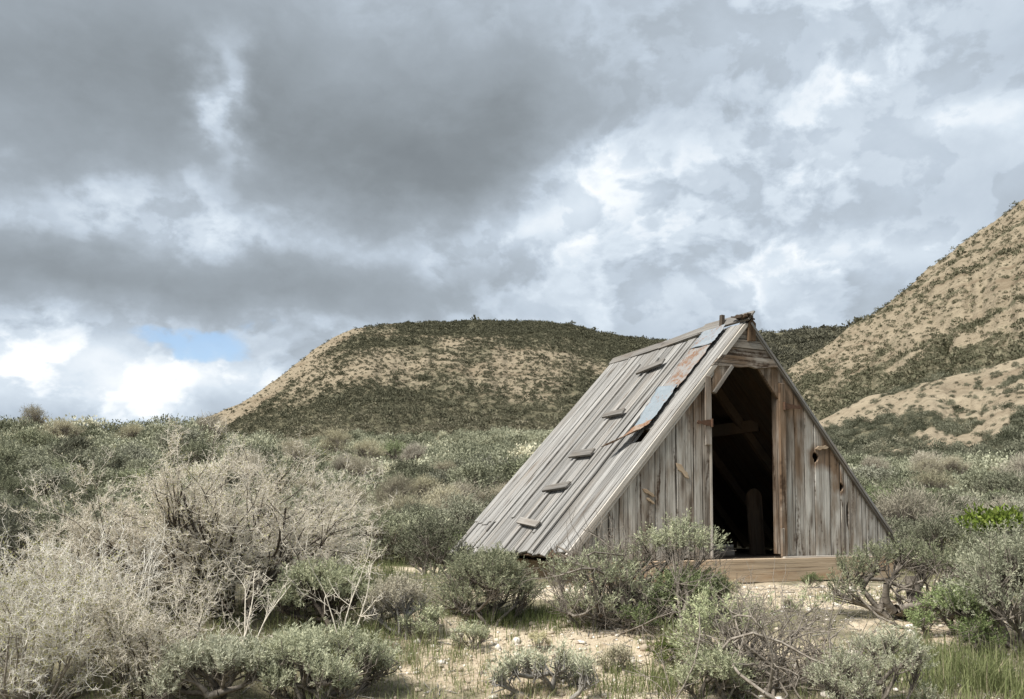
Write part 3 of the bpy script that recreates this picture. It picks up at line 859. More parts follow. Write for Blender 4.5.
# iron strap hinges beside the doorway
im, t, out = new_mat('rusted_iron')
o_ = t.add('ShaderNodeTexCoord').outputs['Object']; f, _ = t.noise(o_, 40, 4, 0.6)
p = t.add('ShaderNodeBsdfPrincipled'); t.put(p.inputs['Base Color'], t.mix(f, (0.05, 0.03, 0.02), (0.15, 0.075, 0.04)))
p.inputs['Roughness'].default_value = 0.7; p.inputs['Metallic'].default_value = 0.4; t.l.new(p.outputs[0], out.inputs[0])
for s, z, sg, ln in ((DR + 0.05, 1.60, 1, 0.22), (DL - 0.02, 1.37, -1, 0.17)):
    bm = bmesh.new()
    yf = -0.052
    pts = [(0, -0.03), (0.05, -0.032), (ln * 0.8, -0.014), (ln, -0.02), (ln + 0.015, 0), (ln, 0.02), (ln * 0.8, 0.014), (0.05, 0.032), (0, 0.03)]
    fr = [bm.verts.new((s + sg * a, yf, FZ + z + c)) for a, c in pts]; bk = [bm.verts.new((s + sg * a, yf + 0.012, FZ + z + c)) for a, c in pts]
    bm.faces.new(fr); bm.faces.new(bk[::-1])
    for i in range(len(pts)):
        j = (i + 1) % len(pts); bm.faces.new((fr[i], fr[j], bk[j], bk[i]))
    mt = Matrix.Translation((s, yf, FZ + z))
    bmesh.ops.create_cone(bm, cap_ends=True, segments=10, radius1=0.014, radius2=0.014, depth=0.085, matrix=mt)
    bmesh.ops.recalc_face_normals(bm, faces=bm.faces)
    me = bpy.data.meshes.new('hinge'); bm.to_mesh(me); bm.free()
    link('hinge', me, im, hut)


def in_hut(x, y, z):
    v = Matrix.Rotation(0.430, 3, 'Z') @ Vector((x, y, z)); return v + hut.location


# loose things inside the hut
bx = empty('plank_stack', in_hut(0.02, 0.75, FZ - 0.035), 0.43)
tag(bx, 'low stack of pale planks lying just inside the dark doorway', 'planks')
for k, (ln, zz) in enumerate(((0.62, 0.03), (0.58, 0.095))):
    b = Boards(); b.box((0.02 * k, 0.02 * k, zz), XA, ZA, -YA, ln, 0.058, 0.22, 0.8, 0.15, 'x', 0.004)
    b.build('plank', M_WALL, bx)
lb = empty('leaning_board', in_hut(0.68, 0.66, FZ - 0.035), 0.43)
tag(lb, 'upright brown board with a rounded top inside the doorway, right side', 'board')
b = Boards()
pts = [(-0.10, 0), (0.11, 0), (0.11, 0.68)] + [(0.005 + 0.105 * math.cos(a), 0.68 + 0.10 * math.sin(a)) for a in np.linspace(0.3, math.pi - 0.3, 7)] + [(-0.10, 0.68)]
b.prism(pts, (0, 0, 0), XA, (Vector((0.03, 0.10, 1))).normalized(), -YA, 0.03, 0.1, 0.5)  # low tint paints the doorway shade into the board
b.build('board', M_DARK_SHADED, lb)


# ------------------------------------------------------------------ plants
def leaf_mat(name, lo, hi, odd, trans=0.30, var=0.35):
    m, t, out = new_mat(name)
    ti = t.add('ShaderNodeAttribute', attribute_name='tint').outputs['Fac']
    oi = t.add('ShaderNodeObjectInfo').outputs['Random']
    col = t.ramp(ti, [(0.0, lo), (0.75, hi), (1.0, odd)])
    hv = t.add('ShaderNodeHueSaturation'); t.put(hv.inputs['Color'], col)
    t.put(hv.inputs['Value'], t.maprange(oi, 0, 1, 1 - var, 1 + var))
    o2 = t.math('FRACT', t.math('MULTIPLY', oi, 17.31))
    t.put(hv.inputs['Hue'], t.maprange(o2, 0, 1, 0.485, 0.508)); t.put(hv.inputs['Saturation'], t.maprange(o2, 0, 1, 0.8, 1.2))
    d = t.add('ShaderNodeBsdfDiffuse'); t.l.new(hv.outputs[0], d.inputs[0])
    tr = t.add('ShaderNodeBsdfTranslucent'); t.l.new(hv.outputs[0], tr.inputs[0])
    ms = t.add('ShaderNodeMixShader'); ms.inputs[0].default_value = trans
    t.l.new(d.outputs[0], ms.inputs[1]); t.l.new(tr.outputs[0], ms.inputs[2]); t.l.new(ms.outputs[0], out.inputs[0])
    return m


M_SAGE = leaf_mat('sage_leaf', (0.18, 0.195, 0.125), (0.43, 0.44, 0.295), (0.57, 0.55, 0.39))
M_SAGE_PALE = leaf_mat('silver_sage_leaf', (0.22, 0.232, 0.16), (0.50, 0.505, 0.365), (0.63, 0.61, 0.45))
M_SAGE_GREEN = leaf_mat('green_sage_leaf', (0.13, 0.16, 0.075), (0.27, 0.31, 0.165), (0.38, 0.40, 0.23))
M_LIME = leaf_mat('lime_leaf', (0.075, 0.105, 0.025), (0.16, 0.205, 0.05), (0.24, 0.27, 0.085))
M_DRY = leaf_mat('dry_twig_leaf', (0.31, 0.285, 0.195), (0.50, 0.465, 0.335), (0.50, 0.45, 0.33))
M_BUD = leaf_mat('yellow_bud', (0.25, 0.24, 0.12), (0.42, 0.40, 0.22), (0.55, 0.50, 0.30))
M_HILLB = leaf_mat('hill_brush', (0.066, 0.067, 0.044), (0.142, 0.138, 0.094), (0.23, 0.21, 0.15), 0.1, 0.0)
M_MID = leaf_mat('mid_sage_leaf', (0.070, 0.076, 0.048), (0.285, 0.288, 0.205), (0.43, 0.405, 0.295), 0.15, 0.45)
M_GRASS = leaf_mat('grass_blade', (0.085, 0.115, 0.035), (0.225, 0.25, 0.105), (0.50, 0.43, 0.27), 0.3, 0.0)


def bark(name, a, b_):
    m, t, out = new_mat(name)
    g = t.add('ShaderNodeTexCoord').outputs['Object']
    f, _ = t.noise(g, 30, 4, 0.7)
    p = t.add('ShaderNodeBsdfPrincipled'); t.put(p.inputs['Base Color'], t.mix(t.maprange(f, 0.35, 0.65), a, b_)); p.inputs['Roughness'].default_value = 0.9
    p.inputs['Specular IOR Level'].default_value = 0.15
    t.l.new(p.outputs[0], out.inputs[0]); return m


M_BARK = bark('sage_bark', (0.095, 0.08, 0.064), (0.24, 0.21, 0.175))
M_BARK_GREY = bark('dead_bark', (0.16, 0.145, 0.125), (0.33, 0.31, 0.28))
M_BARK_DARK = bark('dark_bark', (0.040, 0.033, 0.027), (0.115, 0.095, 0.075))
M_TWIG = bark('pale_twig', (0.53, 0.475, 0.385), (0.77, 0.71, 0.60))
M_TWIG_WHITE = bark('white_twig', (0.58, 0.54, 0.46), (0.78, 0.74, 0.66))
M_TWIG_BROWN = bark('brown_twig', (0.15, 0.125, 0.10), (0.31, 0.275, 0.23))


def unit(v): return v / (np.linalg.norm(v, axis=-1, keepdims=True) + 1e-9)


def tubes(p0, p1, r0, r1, k=3):
    """many little tapered sticks as one mesh: arrays of ends and radii"""
    p0, p1 = np.asarray(p0, float), np.asarray(p1, float)
    d = unit(p1 - p0)
    ref = np.where(np.abs(d[:, 2:3]) > 0.9, np.array([[1., 0, 0]]), np.array([[0, 0, 1.]]))
    a = unit(np.cross(d, ref)); b = np.cross(d, a)
    vs = []
    for P, r in ((p0, r0), (p1, r1)):
        for i in range(k):
            th = 2 * math.pi * i / k
            vs.append(P + (a * math.cos(th) + b * math.sin(th)) * np.asarray(r)[:, None])
    V = np.stack(vs, 1)                                  # n, 2k, 3
    n = len(p0); base = (np.arange(n) * 2 * k)[:, None]
    fs = [np.concatenate([base + i, base + (i + 1) % k, base + k + (i + 1) % k, base + k + i], 1) for i in range(k)]
    return V.reshape(-1, 3), np.stack(fs, 1).reshape(-1, 4)


def leaves(base, dirs, length, width, g, tint, outward=None):
    """one diamond-shaped leaf at each base, its face turned roughly outward from the bush"""
    n = len(base)
    side = unit(np.cross(dirs, g.normal(size=(n, 3)) * (1.0 if outward is None else 0.45) + (0 if outward is None else outward)))
    nrm = np.cross(dirs, side)
    L_ = np.asarray(length).reshape(-1, 1); Wd = np.asarray(width).reshape(-1, 1)
    m = base + dirs * L_ * 0.6 + nrm * L_ * 0.06
    V = np.stack([base, m + side * Wd * 0.5, base + dirs * L_, m - side * Wd * 0.5], 1).reshape(-1, 3)
    F = np.arange(n * 4).reshape(n, 4)
    return V, F, np.repeat(tint, 4)


def wander(g, a, b, n, amp):
    """a crooked path from a to b"""
    a, b = np.asarray(a, float), np.asarray(b, float)
    t = np.linspace(0, 1, n + 1)[:, None]
    P = a + (b - a) * t
    w = g.normal(size=(n + 1, 3)) * amp * np.linalg.norm(b - a); w = np.cumsum(w, 0); w -= t * w[-1]
    for _ in range(2): w[1:-1] = 0.25 * w[:-2] + 0.5 * w[1:-1] + 0.25 * w[2:]
    w *= np.sqrt(np.sin(t * math.pi) + 1e-6)
    return P + w


def sage_meshes(seed, clumps, noise=0.16, whole=0.0, leaf=(0.028, 0.0075), nleaf=15, shoot=(0.07, 0.15), stem_r=0.022, twig_frac=0.4, base_spread=0.08, up=0.7, name='sage',
                extra=()):
    """clumps: (x, y, z, rx, ry, rz, shoots). extra: bare branch tips (x, y, z, radius, sub-twigs). Returns meshes for branches and foliage."""
    g = np.random.default_rng(seed)
    P0, P1, R0, R1 = [], [], [], []
    LB, LD, LL, LW, LT, LO = [], [], [], [], [], []

    def path(P, ra, rb):
        n = len(P) - 1
        r = np.linspace(ra, rb, n + 1)
        P0.extend(P[:-1]); P1.extend(P[1:]); R0.extend(r[:-1]); R1.extend(r[1:])
    joints = []
    for (x, y, z, rx, ry, rz, ns) in clumps:
        bs = np.array([g.normal() * base_spread, g.normal() * base_spread, -0.05])
        c = np.array([x, y, z - rz * 0.35])
        if joints and g.random() < 0.55:
            j = joints[g.integers(len(joints))]
            if np.linalg.norm(j - c) < np.linalg.norm(bs - c) and j[2] < c[2] + 0.05: bs = j
        P = wander(g, bs, c, 7, 0.06)
        path(P, stem_r * g.uniform(0.7, 1.2), stem_r * 0.35); joints += [P[2], P[3], P[4]]
        # shoots fill the clump, denser towards its outside and top
        v = unit(g.normal(size=(ns, 3))); v[:, 2] = np.where(v[:, 2] < -0.25, -v[:, 2], v[:, 2])
        rad = g.random(ns) ** 0.42
        S0 = np.array([x, y, z]) + v * rad[:, None] * np.array([rx, ry, rz])
        D = unit(v * 0.75 + np.array([0, 0, up]) + g.normal(size=(ns, 3)) * 0.30)
        sl = g.uniform(shoot[0], shoot[1], ns)
        kk = g.random(ns) < twig_frac
        q = np.nonzero(kk)[0]
        mid = c + (S0[q] - c) * 0.55 + g.normal(size=(len(q), 3)) * 0.03
        st = P[g.integers(4, 8, len(q))]
        P0.extend(st); P1.extend(mid); R0.extend([stem_r * 0.22] * len(q)); R1.extend([stem_r * 0.16] * len(q))
        P0.extend(mid); P1.extend(S0[q] + D[q] * sl[q, None] * 0.6); R0.extend([stem_r * 0.16] * len(q)); R1.extend([0.0015] * len(q))
        tt = g.random((ns, nleaf))
        pos = S0[:, None] + D[:, None] * (tt * sl[:, None])[..., None]
        rd = unit(g.normal(size=(ns, nleaf, 3)))
        ld = unit(D[:, None] * 0.9 + rd * 0.85)
        tone = np.clip(g.normal(0.48, noise, ns)[:, None] + g.normal(0, noise, (ns, nleaf)) + 0.05 * (tt - 0.5), 0, 1)
        LB.append(pos.reshape(-1, 3)); LD.append(ld.reshape(-1, 3)); n_ = ns * nleaf
        LL.append(leaf[0] * g.uniform(0.65, 1.3, n_)); LW.append(leaf[1] * g.uniform(0.7, 1.3, n_)); LT.append(tone.ravel())
        LO.append(unit((pos - np.array([x, y, z])) / np.array([rx, ry, rz]) * (1 - whole) + whole * pos * np.array([1.6, 1.6, 1.2]) + np.array([0, 0, 0.25])).reshape(-1, 3))
    for (x, y, z, r, nt) in extra:
        bs = joints[g.integers(len(joints))] if joints and g.random() < 0.4 else np.array([g.normal() * base_spread, g.normal() * base_spread, -0.05])
        P = wander(g, bs, (x, y, z), 9, 0.16); path(P, r, r * 0.3)
        for k in range(nt):
            j = P[g.integers(3, 9)]; L0 = g.uniform(0.10, 0.30)
            dr = unit(unit(P[-1] - P[0]) * 0.6 + g.normal(size=3) * 0.6 + np.array([0, 0, 0.25]))
            Q = wander(g, j, j + dr * L0, 4, 0.09); path(Q, r * 0.32, 0.0016)
            for e in range(3):
                j2 = Q[g.integers(1, 5)]; d2 = unit(dr + g.normal(size=3) * 0.8)
                path(wander(g, j2, j2 + d2 * L0 * 0.5, 2, 0.08), r * 0.16, 0.0012)
    V, F = tubes(P0, P1, R0, R1, 4)
    bme = np_mesh(name + '_branches', V, F, smooth=True)
    fme = None
    if LB:
        V, F, Tn = leaves(np.concatenate(LB), np.concatenate(LD), np.concatenate(LL), np.concatenate(LW), g, np.concatenate(LT), np.concatenate(LO))
        fme = np_mesh(name + '_foliage', V, F, {'tint': ('FLOAT', 'POINT', Tn)})
    return bme, fme


def dome(seed, rx, ry, h, n, shoots, cr=(0.16, 0.26)):
    """a rounded bush as a list of clumps"""
    g = np.random.default_rng(seed); out = []
    for k in range(n):
        a = 2 * math.pi * (k * 0.618 + g.random() * 0.25); q = ((k + 0.5) / n) ** 0.55
        z = h * (0.30 + 0.42 * math.sqrt(max(0, 1 - q * q)) * g.uniform(0.75, 1.05))
        c = g.uniform(*cr) * min(1, h / 0.8)
        if q > 0.55 and k % 2: z = h * g.uniform(0.22, 0.40)
        out.append((rx * 0.78 * q * math.cos(a), ry * 0.78 * q * math.sin(a), z, c, c, c * 0.85, shoots))
    return out


def twiggy(seed, H, spread, n_main=14, kids=(7, 6, 5), ratio=(0.5, 0.5, 0.42), r0=0.018, thin=0.0020, crook=0.16, upb=0.10, spines=4, spine=0.05, lean=(0, 0), fork=0.62, buds=0, bud=(0.012, 0.006), kid_r=0.45):
    """a bush of bare spiny branches: dark main branches, pale outer twigs, small buds"""
    g = np.random.default_rng(seed)
    segs = {0: [[], [], [], []], 1: [[], [], [], []]}

    def grow(start, d, length, r, nseg):
        n = len(start); P = [start]; cur = d
        for k in range(nseg):
            cur = unit(cur + g.normal(size=(n, 3)) * crook + np.array([0, 0, upb]))
            P.append(P[-1] + cur * (length / nseg)[:, None])
        return np.stack(P, 1), cur, np.stack([r * (1 - 0.65 * k / nseg) for k in range(nseg + 1)], 1)

    def put(lv, P, Rr):
        s = segs[lv]
        s[0].append(P[:, :-1].reshape(-1, 3)); s[1].append(P[:, 1:].reshape(-1, 3)); s[2].append(Rr[:, :-1].ravel()); s[3].append(Rr[:, 1:].ravel())
    a = g.uniform(0, 2 * math.pi, n_main); q = np.sqrt(g.random(n_main)) * spread
    d = unit(np.stack([np.cos(a) * q + lean[0], np.sin(a) * q + lean[1], np.ones(n_main)], 1))
    st = np.stack([np.cos(a) * 0.1 * q, np.sin(a) * 0.1 * q, np.full(n_main, -0.06)], 1)
    ln = H * g.uniform(0.82, 1.05, n_main) * np.sqrt(1 + 0.35 * q)
    P, cd, Rr = grow(st, d, ln, np.full(n_main, r0) * g.uniform(0.7, 1.2, n_main), 9); put(0, P, Rr)
    L_ = ln
    tips = None
    for lv, kd in enumerate(kids):
        n = len(P); m = P.shape[1]
        idx = np.repeat(np.arange(n), kd)
        kn = g.integers(max(1, m // 4 if lv else m // 4), m, n * kd)
        s0 = P[idx, kn]; pd = unit(P[idx, np.minimum(kn, m - 1)] - P[idx, np.maximum(kn - 1, 0)])
        dr = unit(pd * 0.75 + g.normal(size=(n * kd, 3)) * fork + np.array([0, 0, 0.12]))
        l2 = L_[idx] * ratio[lv] * g.uniform(0.55, 1.15, n * kd)
        r2 = np.maximum(Rr[idx, kn] * kid_r * 1.3, thin)
        P, cd, Rr = grow(s0, dr, l2, r2, (6, 4, 3, 3)[lv]); Rr = np.maximum(Rr, thin * 0.7); L_ = l2
        put(0 if lv == 0 else 1, P, Rr)
    if spines:
        n = len(P); m = P.shape[1]; idx = np.repeat(np.arange(n), spines); kn = g.integers(1, m, n * spines)
        s0 = P[idx, kn]; e = s0 + unit(unit(P[idx, kn] - P[idx, kn - 1]) * 0.4 + g.normal(size=(n * spines, 3)) * 0.7) * (spine * g.uniform(0.5, 1.3, n * spines))[:, None]
        s = segs[1]; s[0].append(s0); s[1].append(e); s[2].append(np.full(len(s0), thin * 0.8)); s[3].append(np.full(len(s0), thin * 0.35))
    mes = []
    for lv in (0, 1):
        s = [np.concatenate(q_) for q_ in segs[lv]]
        V, F = tubes(*s, k=4 if lv == 0 else 3); mes.append(np_mesh('twigs', V, F, smooth=True))
    bme = None
    if buds:
        flat = P.reshape(-1, 3); pick = g.integers(0, len(flat), buds)
        V, F, Tn = leaves(flat[pick] + g.normal(size=(buds, 3)) * 0.012, unit(g.normal(size=(buds, 3)) + np.array([0, 0, 0.5])), bud[0] * g.uniform(0.6, 1.4, buds), bud[1] * g.uniform(0.7, 1.3, buds), g, np.clip(g.normal(0.5, 0.25, buds), 0, 1))
        bme = np_mesh('buds', V, F, {'tint': ('FLOAT', 'POINT', Tn)})
    return mes[0], mes[1], bme


def join_meshes(name, ms):
    bmj = bmesh.new()
    for m_ in ms: bmj.from_mesh(m_)
    me = bpy.data.meshes.new(name); bmj.to_mesh(me); bmj.free(); return me


def plant(name, px, py, label, cat, parts, scale=1.0, rz=0.0, loc=None, sink=0.0):
    """stand a plant on the ground at the spot seen at (px, py); parts: (name, mesh, material)"""
    if loc is None:
        P = ray_ground(px, py); loc = (P[0], P[1], float(ground_z(P[0], P[1])) - sink)
    r = empty(name, loc, rz); r.scale = (scale,) * 3
    tag(r, label, cat)
    for n, me, m in parts:
        if me is not None: link(n, me, m, r)
    return r


def at_depth(px, y):
    x = (px - 512) / FPX * y * 0.999; return (x, y, float(ground_z(x, y)))


def mpp(y): return y / FPX       # metres per pixel at a distance


# ---- foreground plants
big = dict(leaf=(0.025, 0.0065), nleaf=21)
# dense blue-green sagebrush before the hut's left corner
b_, f_ = sage_meshes(1, dome(1, 0.47, 0.42, 0.60, 17, 62), **big)
plant('sagebrush', 489, 622, 'dense blue green sagebrush below the front left corner of the hut roof', 'shrub', [('branches', b_, M_BARK), ('foliage', f_, M_SAGE)], 0.90)
# low green sagebrush right of it
b_, f_ = sage_meshes(2, dome(2, 0.40, 0.36, 0.40, 11, 55, (0.11, 0.17)), **big)
plant('sagebrush', 690, 624, 'low round green sagebrush left of the bare ground by the door sill', 'shrub', [('branches', b_, M_BARK), ('foliage', f_, M_SAGE_GREEN)], 1.0)
# gnarled sagebrush spreading before the left front wall
Y0 = ray_ground(620, 625)[1]; k = mpp(Y0); gx = lambda px: (px - 620) * k; gz = lambda py: (625 - py) * k
cl = [(gx(680), 0.10, gz(548), 0.21, 0.2, 0.12, 90), (gx(655), 0.12, gz(552), 0.14, 0.15, 0.10, 45), (gx(708), 0.05, gz(552), 0.13, 0.15, 0.08, 40), (gx(690), 0.1, gz(535), 0.12, 0.12, 0.06, 30),
      (gx(598), -0.05, gz(588), 0.14, 0.15, 0.11, 60), (gx(583), 0.0, gz(575), 0.10, 0.12, 0.09, 34), (gx(618), -0.10, gz(583), 0.13, 0.13, 0.09, 40), (gx(640), -0.1, gz(596), 0.15, 0.13, 0.06, 30), (gx(575), -0.1, gz(606), 0.13, 0.12, 0.09, 40), (gx(560), 0.05, gz(580), 0.12, 0.12, 0.10, 44), (gx(605), 0.1, gz(565), 0.12, 0.12, 0.08, 40), (gx(630), 0.12, gz(575), 0.12, 0.12, 0.09, 40), (gx(600), -0.2, gz(608), 0.14, 0.1, 0.07, 36)]
rg = random.Random(5)
ex = [(gx(rg.uniform(545, 735)), rg.uniform(-0.25, 0.3), gz(rg.uniform(558, 612)), rg.uniform(0.006, 0.012), 8) for _ in range(38)]
ex += [(gx(rg.uniform(585, 640)), rg.uniform(0, 0.2), gz(rg.uniform(524, 552)), rg.uniform(0.008, 0.013), 4) for _ in range(10)]
ex += [(gx(rg.uniform(560, 700)), rg.uniform(-0.3, 0.0), gz(rg.uniform(606, 622)), rg.uniform(0.005, 0.010), 5) for _ in range(14)]
b_, f_ = sage_meshes(3, cl, stem_r=0.017, base_spread=0.17, twig_frac=0.35, extra=ex, **big)
plant('gnarled_sagebrush', 620, 625, 'gnarled sagebrush with tangled bare branches and silver tufts before the left front wall', 'shrub', [('branches', b_, M_BARK), ('foliage', f_, M_SAGE_PALE)], 1.0)
# gnarled sagebrush with a thick leaning trunk right of the sill
Y0 = ray_ground(905, 618)[1]; k = mpp(Y0); gx = lambda px: (px - 905) * k; gz = lambda py: (618 - py) * k - 0.035
cl = [(gx(845), 0.0, gz(590), 0.12, 0.16, 0.08, 48), (gx(858), 0.05, gz(572), 0.14, 0.18, 0.09, 56), (gx(882), 0.1, gz(560), 0.16, 0.18, 0.08, 60), (gx(908), 0.1, gz(556), 0.16, 0.2, 0.08, 60),
      (gx(932), 0.1, gz(560), 0.15, 0.2, 0.08, 56), (gx(955), 0.0, gz(566), 0.14, 0.18, 0.08, 50), (gx(972), 0.0, gz(580), 0.11, 0.15, 0.09, 40)]
ex = [(gx(rg.uniform(850, 975)), rg.uniform(-0.2, 0.15), gz(rg.uniform(570, 600)), rg.uniform(0.010, 0.02), 4) for _ in range(12)]
b_, f_ = sage_meshes(4, cl, stem_r=0.030, base_spread=0.05, twig_frac=0.4, extra=ex, **big)
g4 = np.random.default_rng(44)
TP = [wander(g4, (gx(916), 0, -0.05), (gx(914), 0.03, gz(572)), 6, 0.05), wander(g4, (gx(890), -0.05, gz(606)), (gx(880), -0.12, gz(578)), 5, 0.06), wander(g4, (gx(893), -0.1, gz(603)), (gx(960), -0.18, gz(584)), 7, 0.05)]
TP.append(wander(g4, (gx(922), 0, gz(612)), (gx(892), -0.06, gz(604)), 4, 0.05))
seg = [np.concatenate([p[:-1] for p in TP]), np.concatenate([p[1:] for p in TP])]
rr = [np.concatenate([np.linspace(a, c, len(p))[:-1] for p, (a, c) in zip(TP, ((0.075, 0.045), (0.035, 0.02), (0.03, 0.008), (0.045, 0.04)))]),
      np.concatenate([np.linspace(a, c, len(p))[1:] for p, (a, c) in zip(TP, ((0.075, 0.045), (0.035, 0.02), (0.03, 0.008), (0.045, 0.04)))])]
V, F = tubes(seg[0], seg[1], rr[0], rr[1], 9); tme = np_mesh('trunk', V, F, smooth=True)
plant('gnarled_sagebrush', 905, 618, 'flat topped old sagebrush on a thick bare trunk right of the door sill', 'shrub', [('trunk', tme, M_BARK), ('branches', b_, M_BARK), ('foliage', f_, M_SAGE)], 1.0)
# right edge
b_, f_ = sage_meshes(5, dome(5, 0.50, 0.42, 0.78, 18, 58), **big)
plant('sagebrush', 1022, 645, 'tall silvery sagebrush cut off by the right edge of the photo', 'shrub', [('branches', b_, M_BARK), ('foliage', f_, M_SAGE_PALE)], 1.0)
b_, f_ = sage_meshes(6, dome(6, 0.26, 0.24, 0.36, 8, 45, (0.10, 0.15)), **big)
plant('sagebrush', 955, 640, 'small green sagebrush between the thick trunked sagebrush and the right edge', 'shrub', [('branches', b_, M_BARK), ('foliage', f_, M_SAGE_GREEN)], 1.0)
# silver sagebrush low on the right, its stems open
cl = [(-0.42, 0, 0.30, 0.14, 0.16, 0.14, 60), (-0.32, -0.05, 0.16, 0.13, 0.14, 0.10, 45), (-0.24, 0.05, 0.42, 0.13, 0.14, 0.11, 60), (-0.10, 0, 0.34, 0.14, 0.14, 0.12, 60), (0.02, 0.1, 0.55, 0.14, 0.14, 0.10, 60),
      (0.18, 0.05, 0.62, 0.15, 0.15, 0.10, 62), (0.30, 0, 0.52, 0.12, 0.14, 0.11, 50), (0.38, 0.05, 0.40, 0.10, 0.12, 0.10, 40), (0.12, -0.1, 0.42, 0.12, 0.12, 0.09, 40), (-0.2, -0.15, 0.22, 0.12, 0.12, 0.10, 40), (0.45, 0, 0.12, 0.10, 0.1, 0.12, 36)]
b_, f_ = sage_meshes(7, cl, stem_r=0.026, base_spread=0.04, **big)
plant('sagebrush', 0, 0, 'silver leaved sagebrush with an open forked stem at the bottom right', 'shrub', [('branches', b_, M_BARK), ('foliage', f_, M_SAGE_PALE)], 0.62, loc=at_depth(872, 4.55))
# dark bare-twigged sagebrush
cl = [(-0.42, 0.0, 0.32, 0.12, 0.14, 0.12, 40), (-0.32, 0.05, 0.40, 0.12, 0.12, 0.10, 34), (-0.46, 0, 0.20, 0.14, 0.14, 0.10, 34), (0.0, 0.2, 0.38, 0.10, 0.1, 0.08, 14), (0.25, 0.15, 0.42, 0.07, 0.1, 0.07, 12), (-0.2, 0.0, 0.30, 0.12, 0.12, 0.10, 20)]
ex = [(rg.uniform(-0.5, 0.5), rg.uniform(-0.25, 0.3), rg.uniform(0.16, 0.46), rg.uniform(0.006, 0.013), 7) for _ in range(46)]
b_, f_ = sage_meshes(8, cl, stem_r=0.018, base_spread=0.16, extra=ex, **big)
plant('bare_sagebrush', 0, 0, 'half dead sagebrush of dark brown bare twigs in front of the pale gravel', 'shrub', [('branches', b_, M_TWIG_BROWN), ('foliage', f_, M_SAGE)], 1.0, loc=at_depth(768, 5.0))
b_, f_ = sage_meshes(9, dome(9, 0.34, 0.3, 0.34, 9, 50, (0.11, 0.16)), **big)
plant('sagebrush', 0, 0, 'low grey green sagebrush at the bottom edge left of the bare twigged one', 'shrub', [('branches', b_, M_BARK), ('foliage', f_, M_SAGE)], 0.8, loc=at_depth(712, 4.85))
# bottom left: light green sagebrush row
b_, f_ = sage_meshes(10, dome(10, 0.52, 0.4, 0.40, 17, 60, (0.12, 0.18)), up=1.2, leaf=(0.023, 0.0052), nleaf=24)
plant('sagebrush', 0, 0, 'light green sagebrush along the bottom edge left of centre', 'shrub', [('branches', b_, M_BARK), ('foliage', f_, M_SAGE_PALE)], 1.0, loc=at_depth(320, 4.85))
b_, f_ = sage_meshes(11, dome(11, 0.36, 0.3, 0.36, 11, 55, (0.11, 0.17)), up=1.2, leaf=(0.023, 0.0052), nleaf=24)
plant('sagebrush', 0, 0, 'light green sagebrush at the bottom edge under the bare whitish stems', 'shrub', [('branches', b_, M_BARK), ('foliage', f_, M_SAGE_PALE)], 1.0, loc=at_depth(215, 4.7))
b_, f_ = sage_meshes(12, dome(12, 0.42, 0.3, 0.22, 9, 34, (0.08, 0.12)), up=1.4, leaf=(0.026, 0.006), nleaf=14, twig_frac=0.7)
plant('sagebrush', 0, 0, 'sparse low grey sagebrush at the middle of the bottom edge', 'shrub', [('branches', b_, M_BARK_GREY), ('foliage', f_, M_SAGE_PALE)], 1.0, loc=at_depth(550, 4.95))
b_, f_ = sage_meshes(13, dome(13, 0.34, 0.3, 0.50, 12, 50, (0.13, 0.18)), **big)
plant('sagebrush', 0, 0, 'dark shaded sagebrush under the right side of the big pale spiny shrub', 'shrub', [('branches', b_, M_BARK_DARK), ('foliage', f_, M_SAGE)], 1.0, loc=at_depth(318, 6.0))
b_, f_ = sage_meshes(14, dome(14, 0.30, 0.28, 0.52, 11, 34, (0.12, 0.17)), twig_frac=0.6, up=1.1, leaf=(0.026, 0.0065), nleaf=22)
plant('dry_sagebrush', 0, 0, 'pale beige dry shrub beside the gravel path left of the hut', 'shrub', [('branches', b_, M_BARK_GREY), ('foliage', f_, M_DRY)], 0.78, loc=at_depth(398, 6.0))
b_, f_ = sage_meshes(15, dome(15, 0.42, 0.4, 0.5, 12, 44), **big)
plant('sagebrush', 448, 559, 'grey green sagebrush beyond the gravel path by the rear eave', 'shrub', [('branches', b_, M_BARK), ('foliage', f_, M_SAGE_GREEN)], 1.0, loc=at_depth(440, 12.4))
b_, f_ = sage_meshes(16, dome(16, 0.3, 0.3, 0.30, 9, 40, (0.1, 0.15)), leaf=(0.034, 0.014), nleaf=16)
plant('green_shrub', 0, 0, 'bright lime green leafy shrub at the right edge behind silvery sagebrush', 'shrub', [('branches', b_, M_BARK), ('foliage', f_, M_LIME)], 2.4, loc=at_depth(1003, 10.6))

# the big pale spiny shrub on the left, one sprawling plant
a_, t_, bu_ = twiggy(31, 0.93, 1.35, n_main=36, kids=(9, 8, 6), ratio=(0.46, 0.40, 0.36), r0=0.020, thin=0.0015, spines=3, spine=0.03, upb=0.05, crook=0.14, fork=0.58, buds=14000)
plant('spiny_shrub', 0, 0, 'huge rounded pale beige spiny shrub left of the hut, nearly leafless', 'shrub', [('branches', a_, M_BARK_DARK), ('twigs', t_, M_TWIG), ('buds', bu_, M_BUD)], 1.0, loc=at_depth(232, 6.4), rz=0.6)
a_, t_, bu_ = twiggy(32, 0.66, 0.9, n_main=18, kids=(8, 7, 6), ratio=(0.46, 0.42, 0.38), r0=0.016, thin=0.0015, spines=4, spine=0.035, upb=0.05, crook=0.14, fork=0.58, buds=8000)
plant('spiny_shrub', 0, 0, 'pale spiny shrub behind the front left one, left flank of the huge one', 'shrub', [('branches', a_, M_BARK_DARK), ('twigs', t_, M_TWIG), ('buds', bu_, M_BUD)], 1.0, loc=at_depth(105, 6.2))
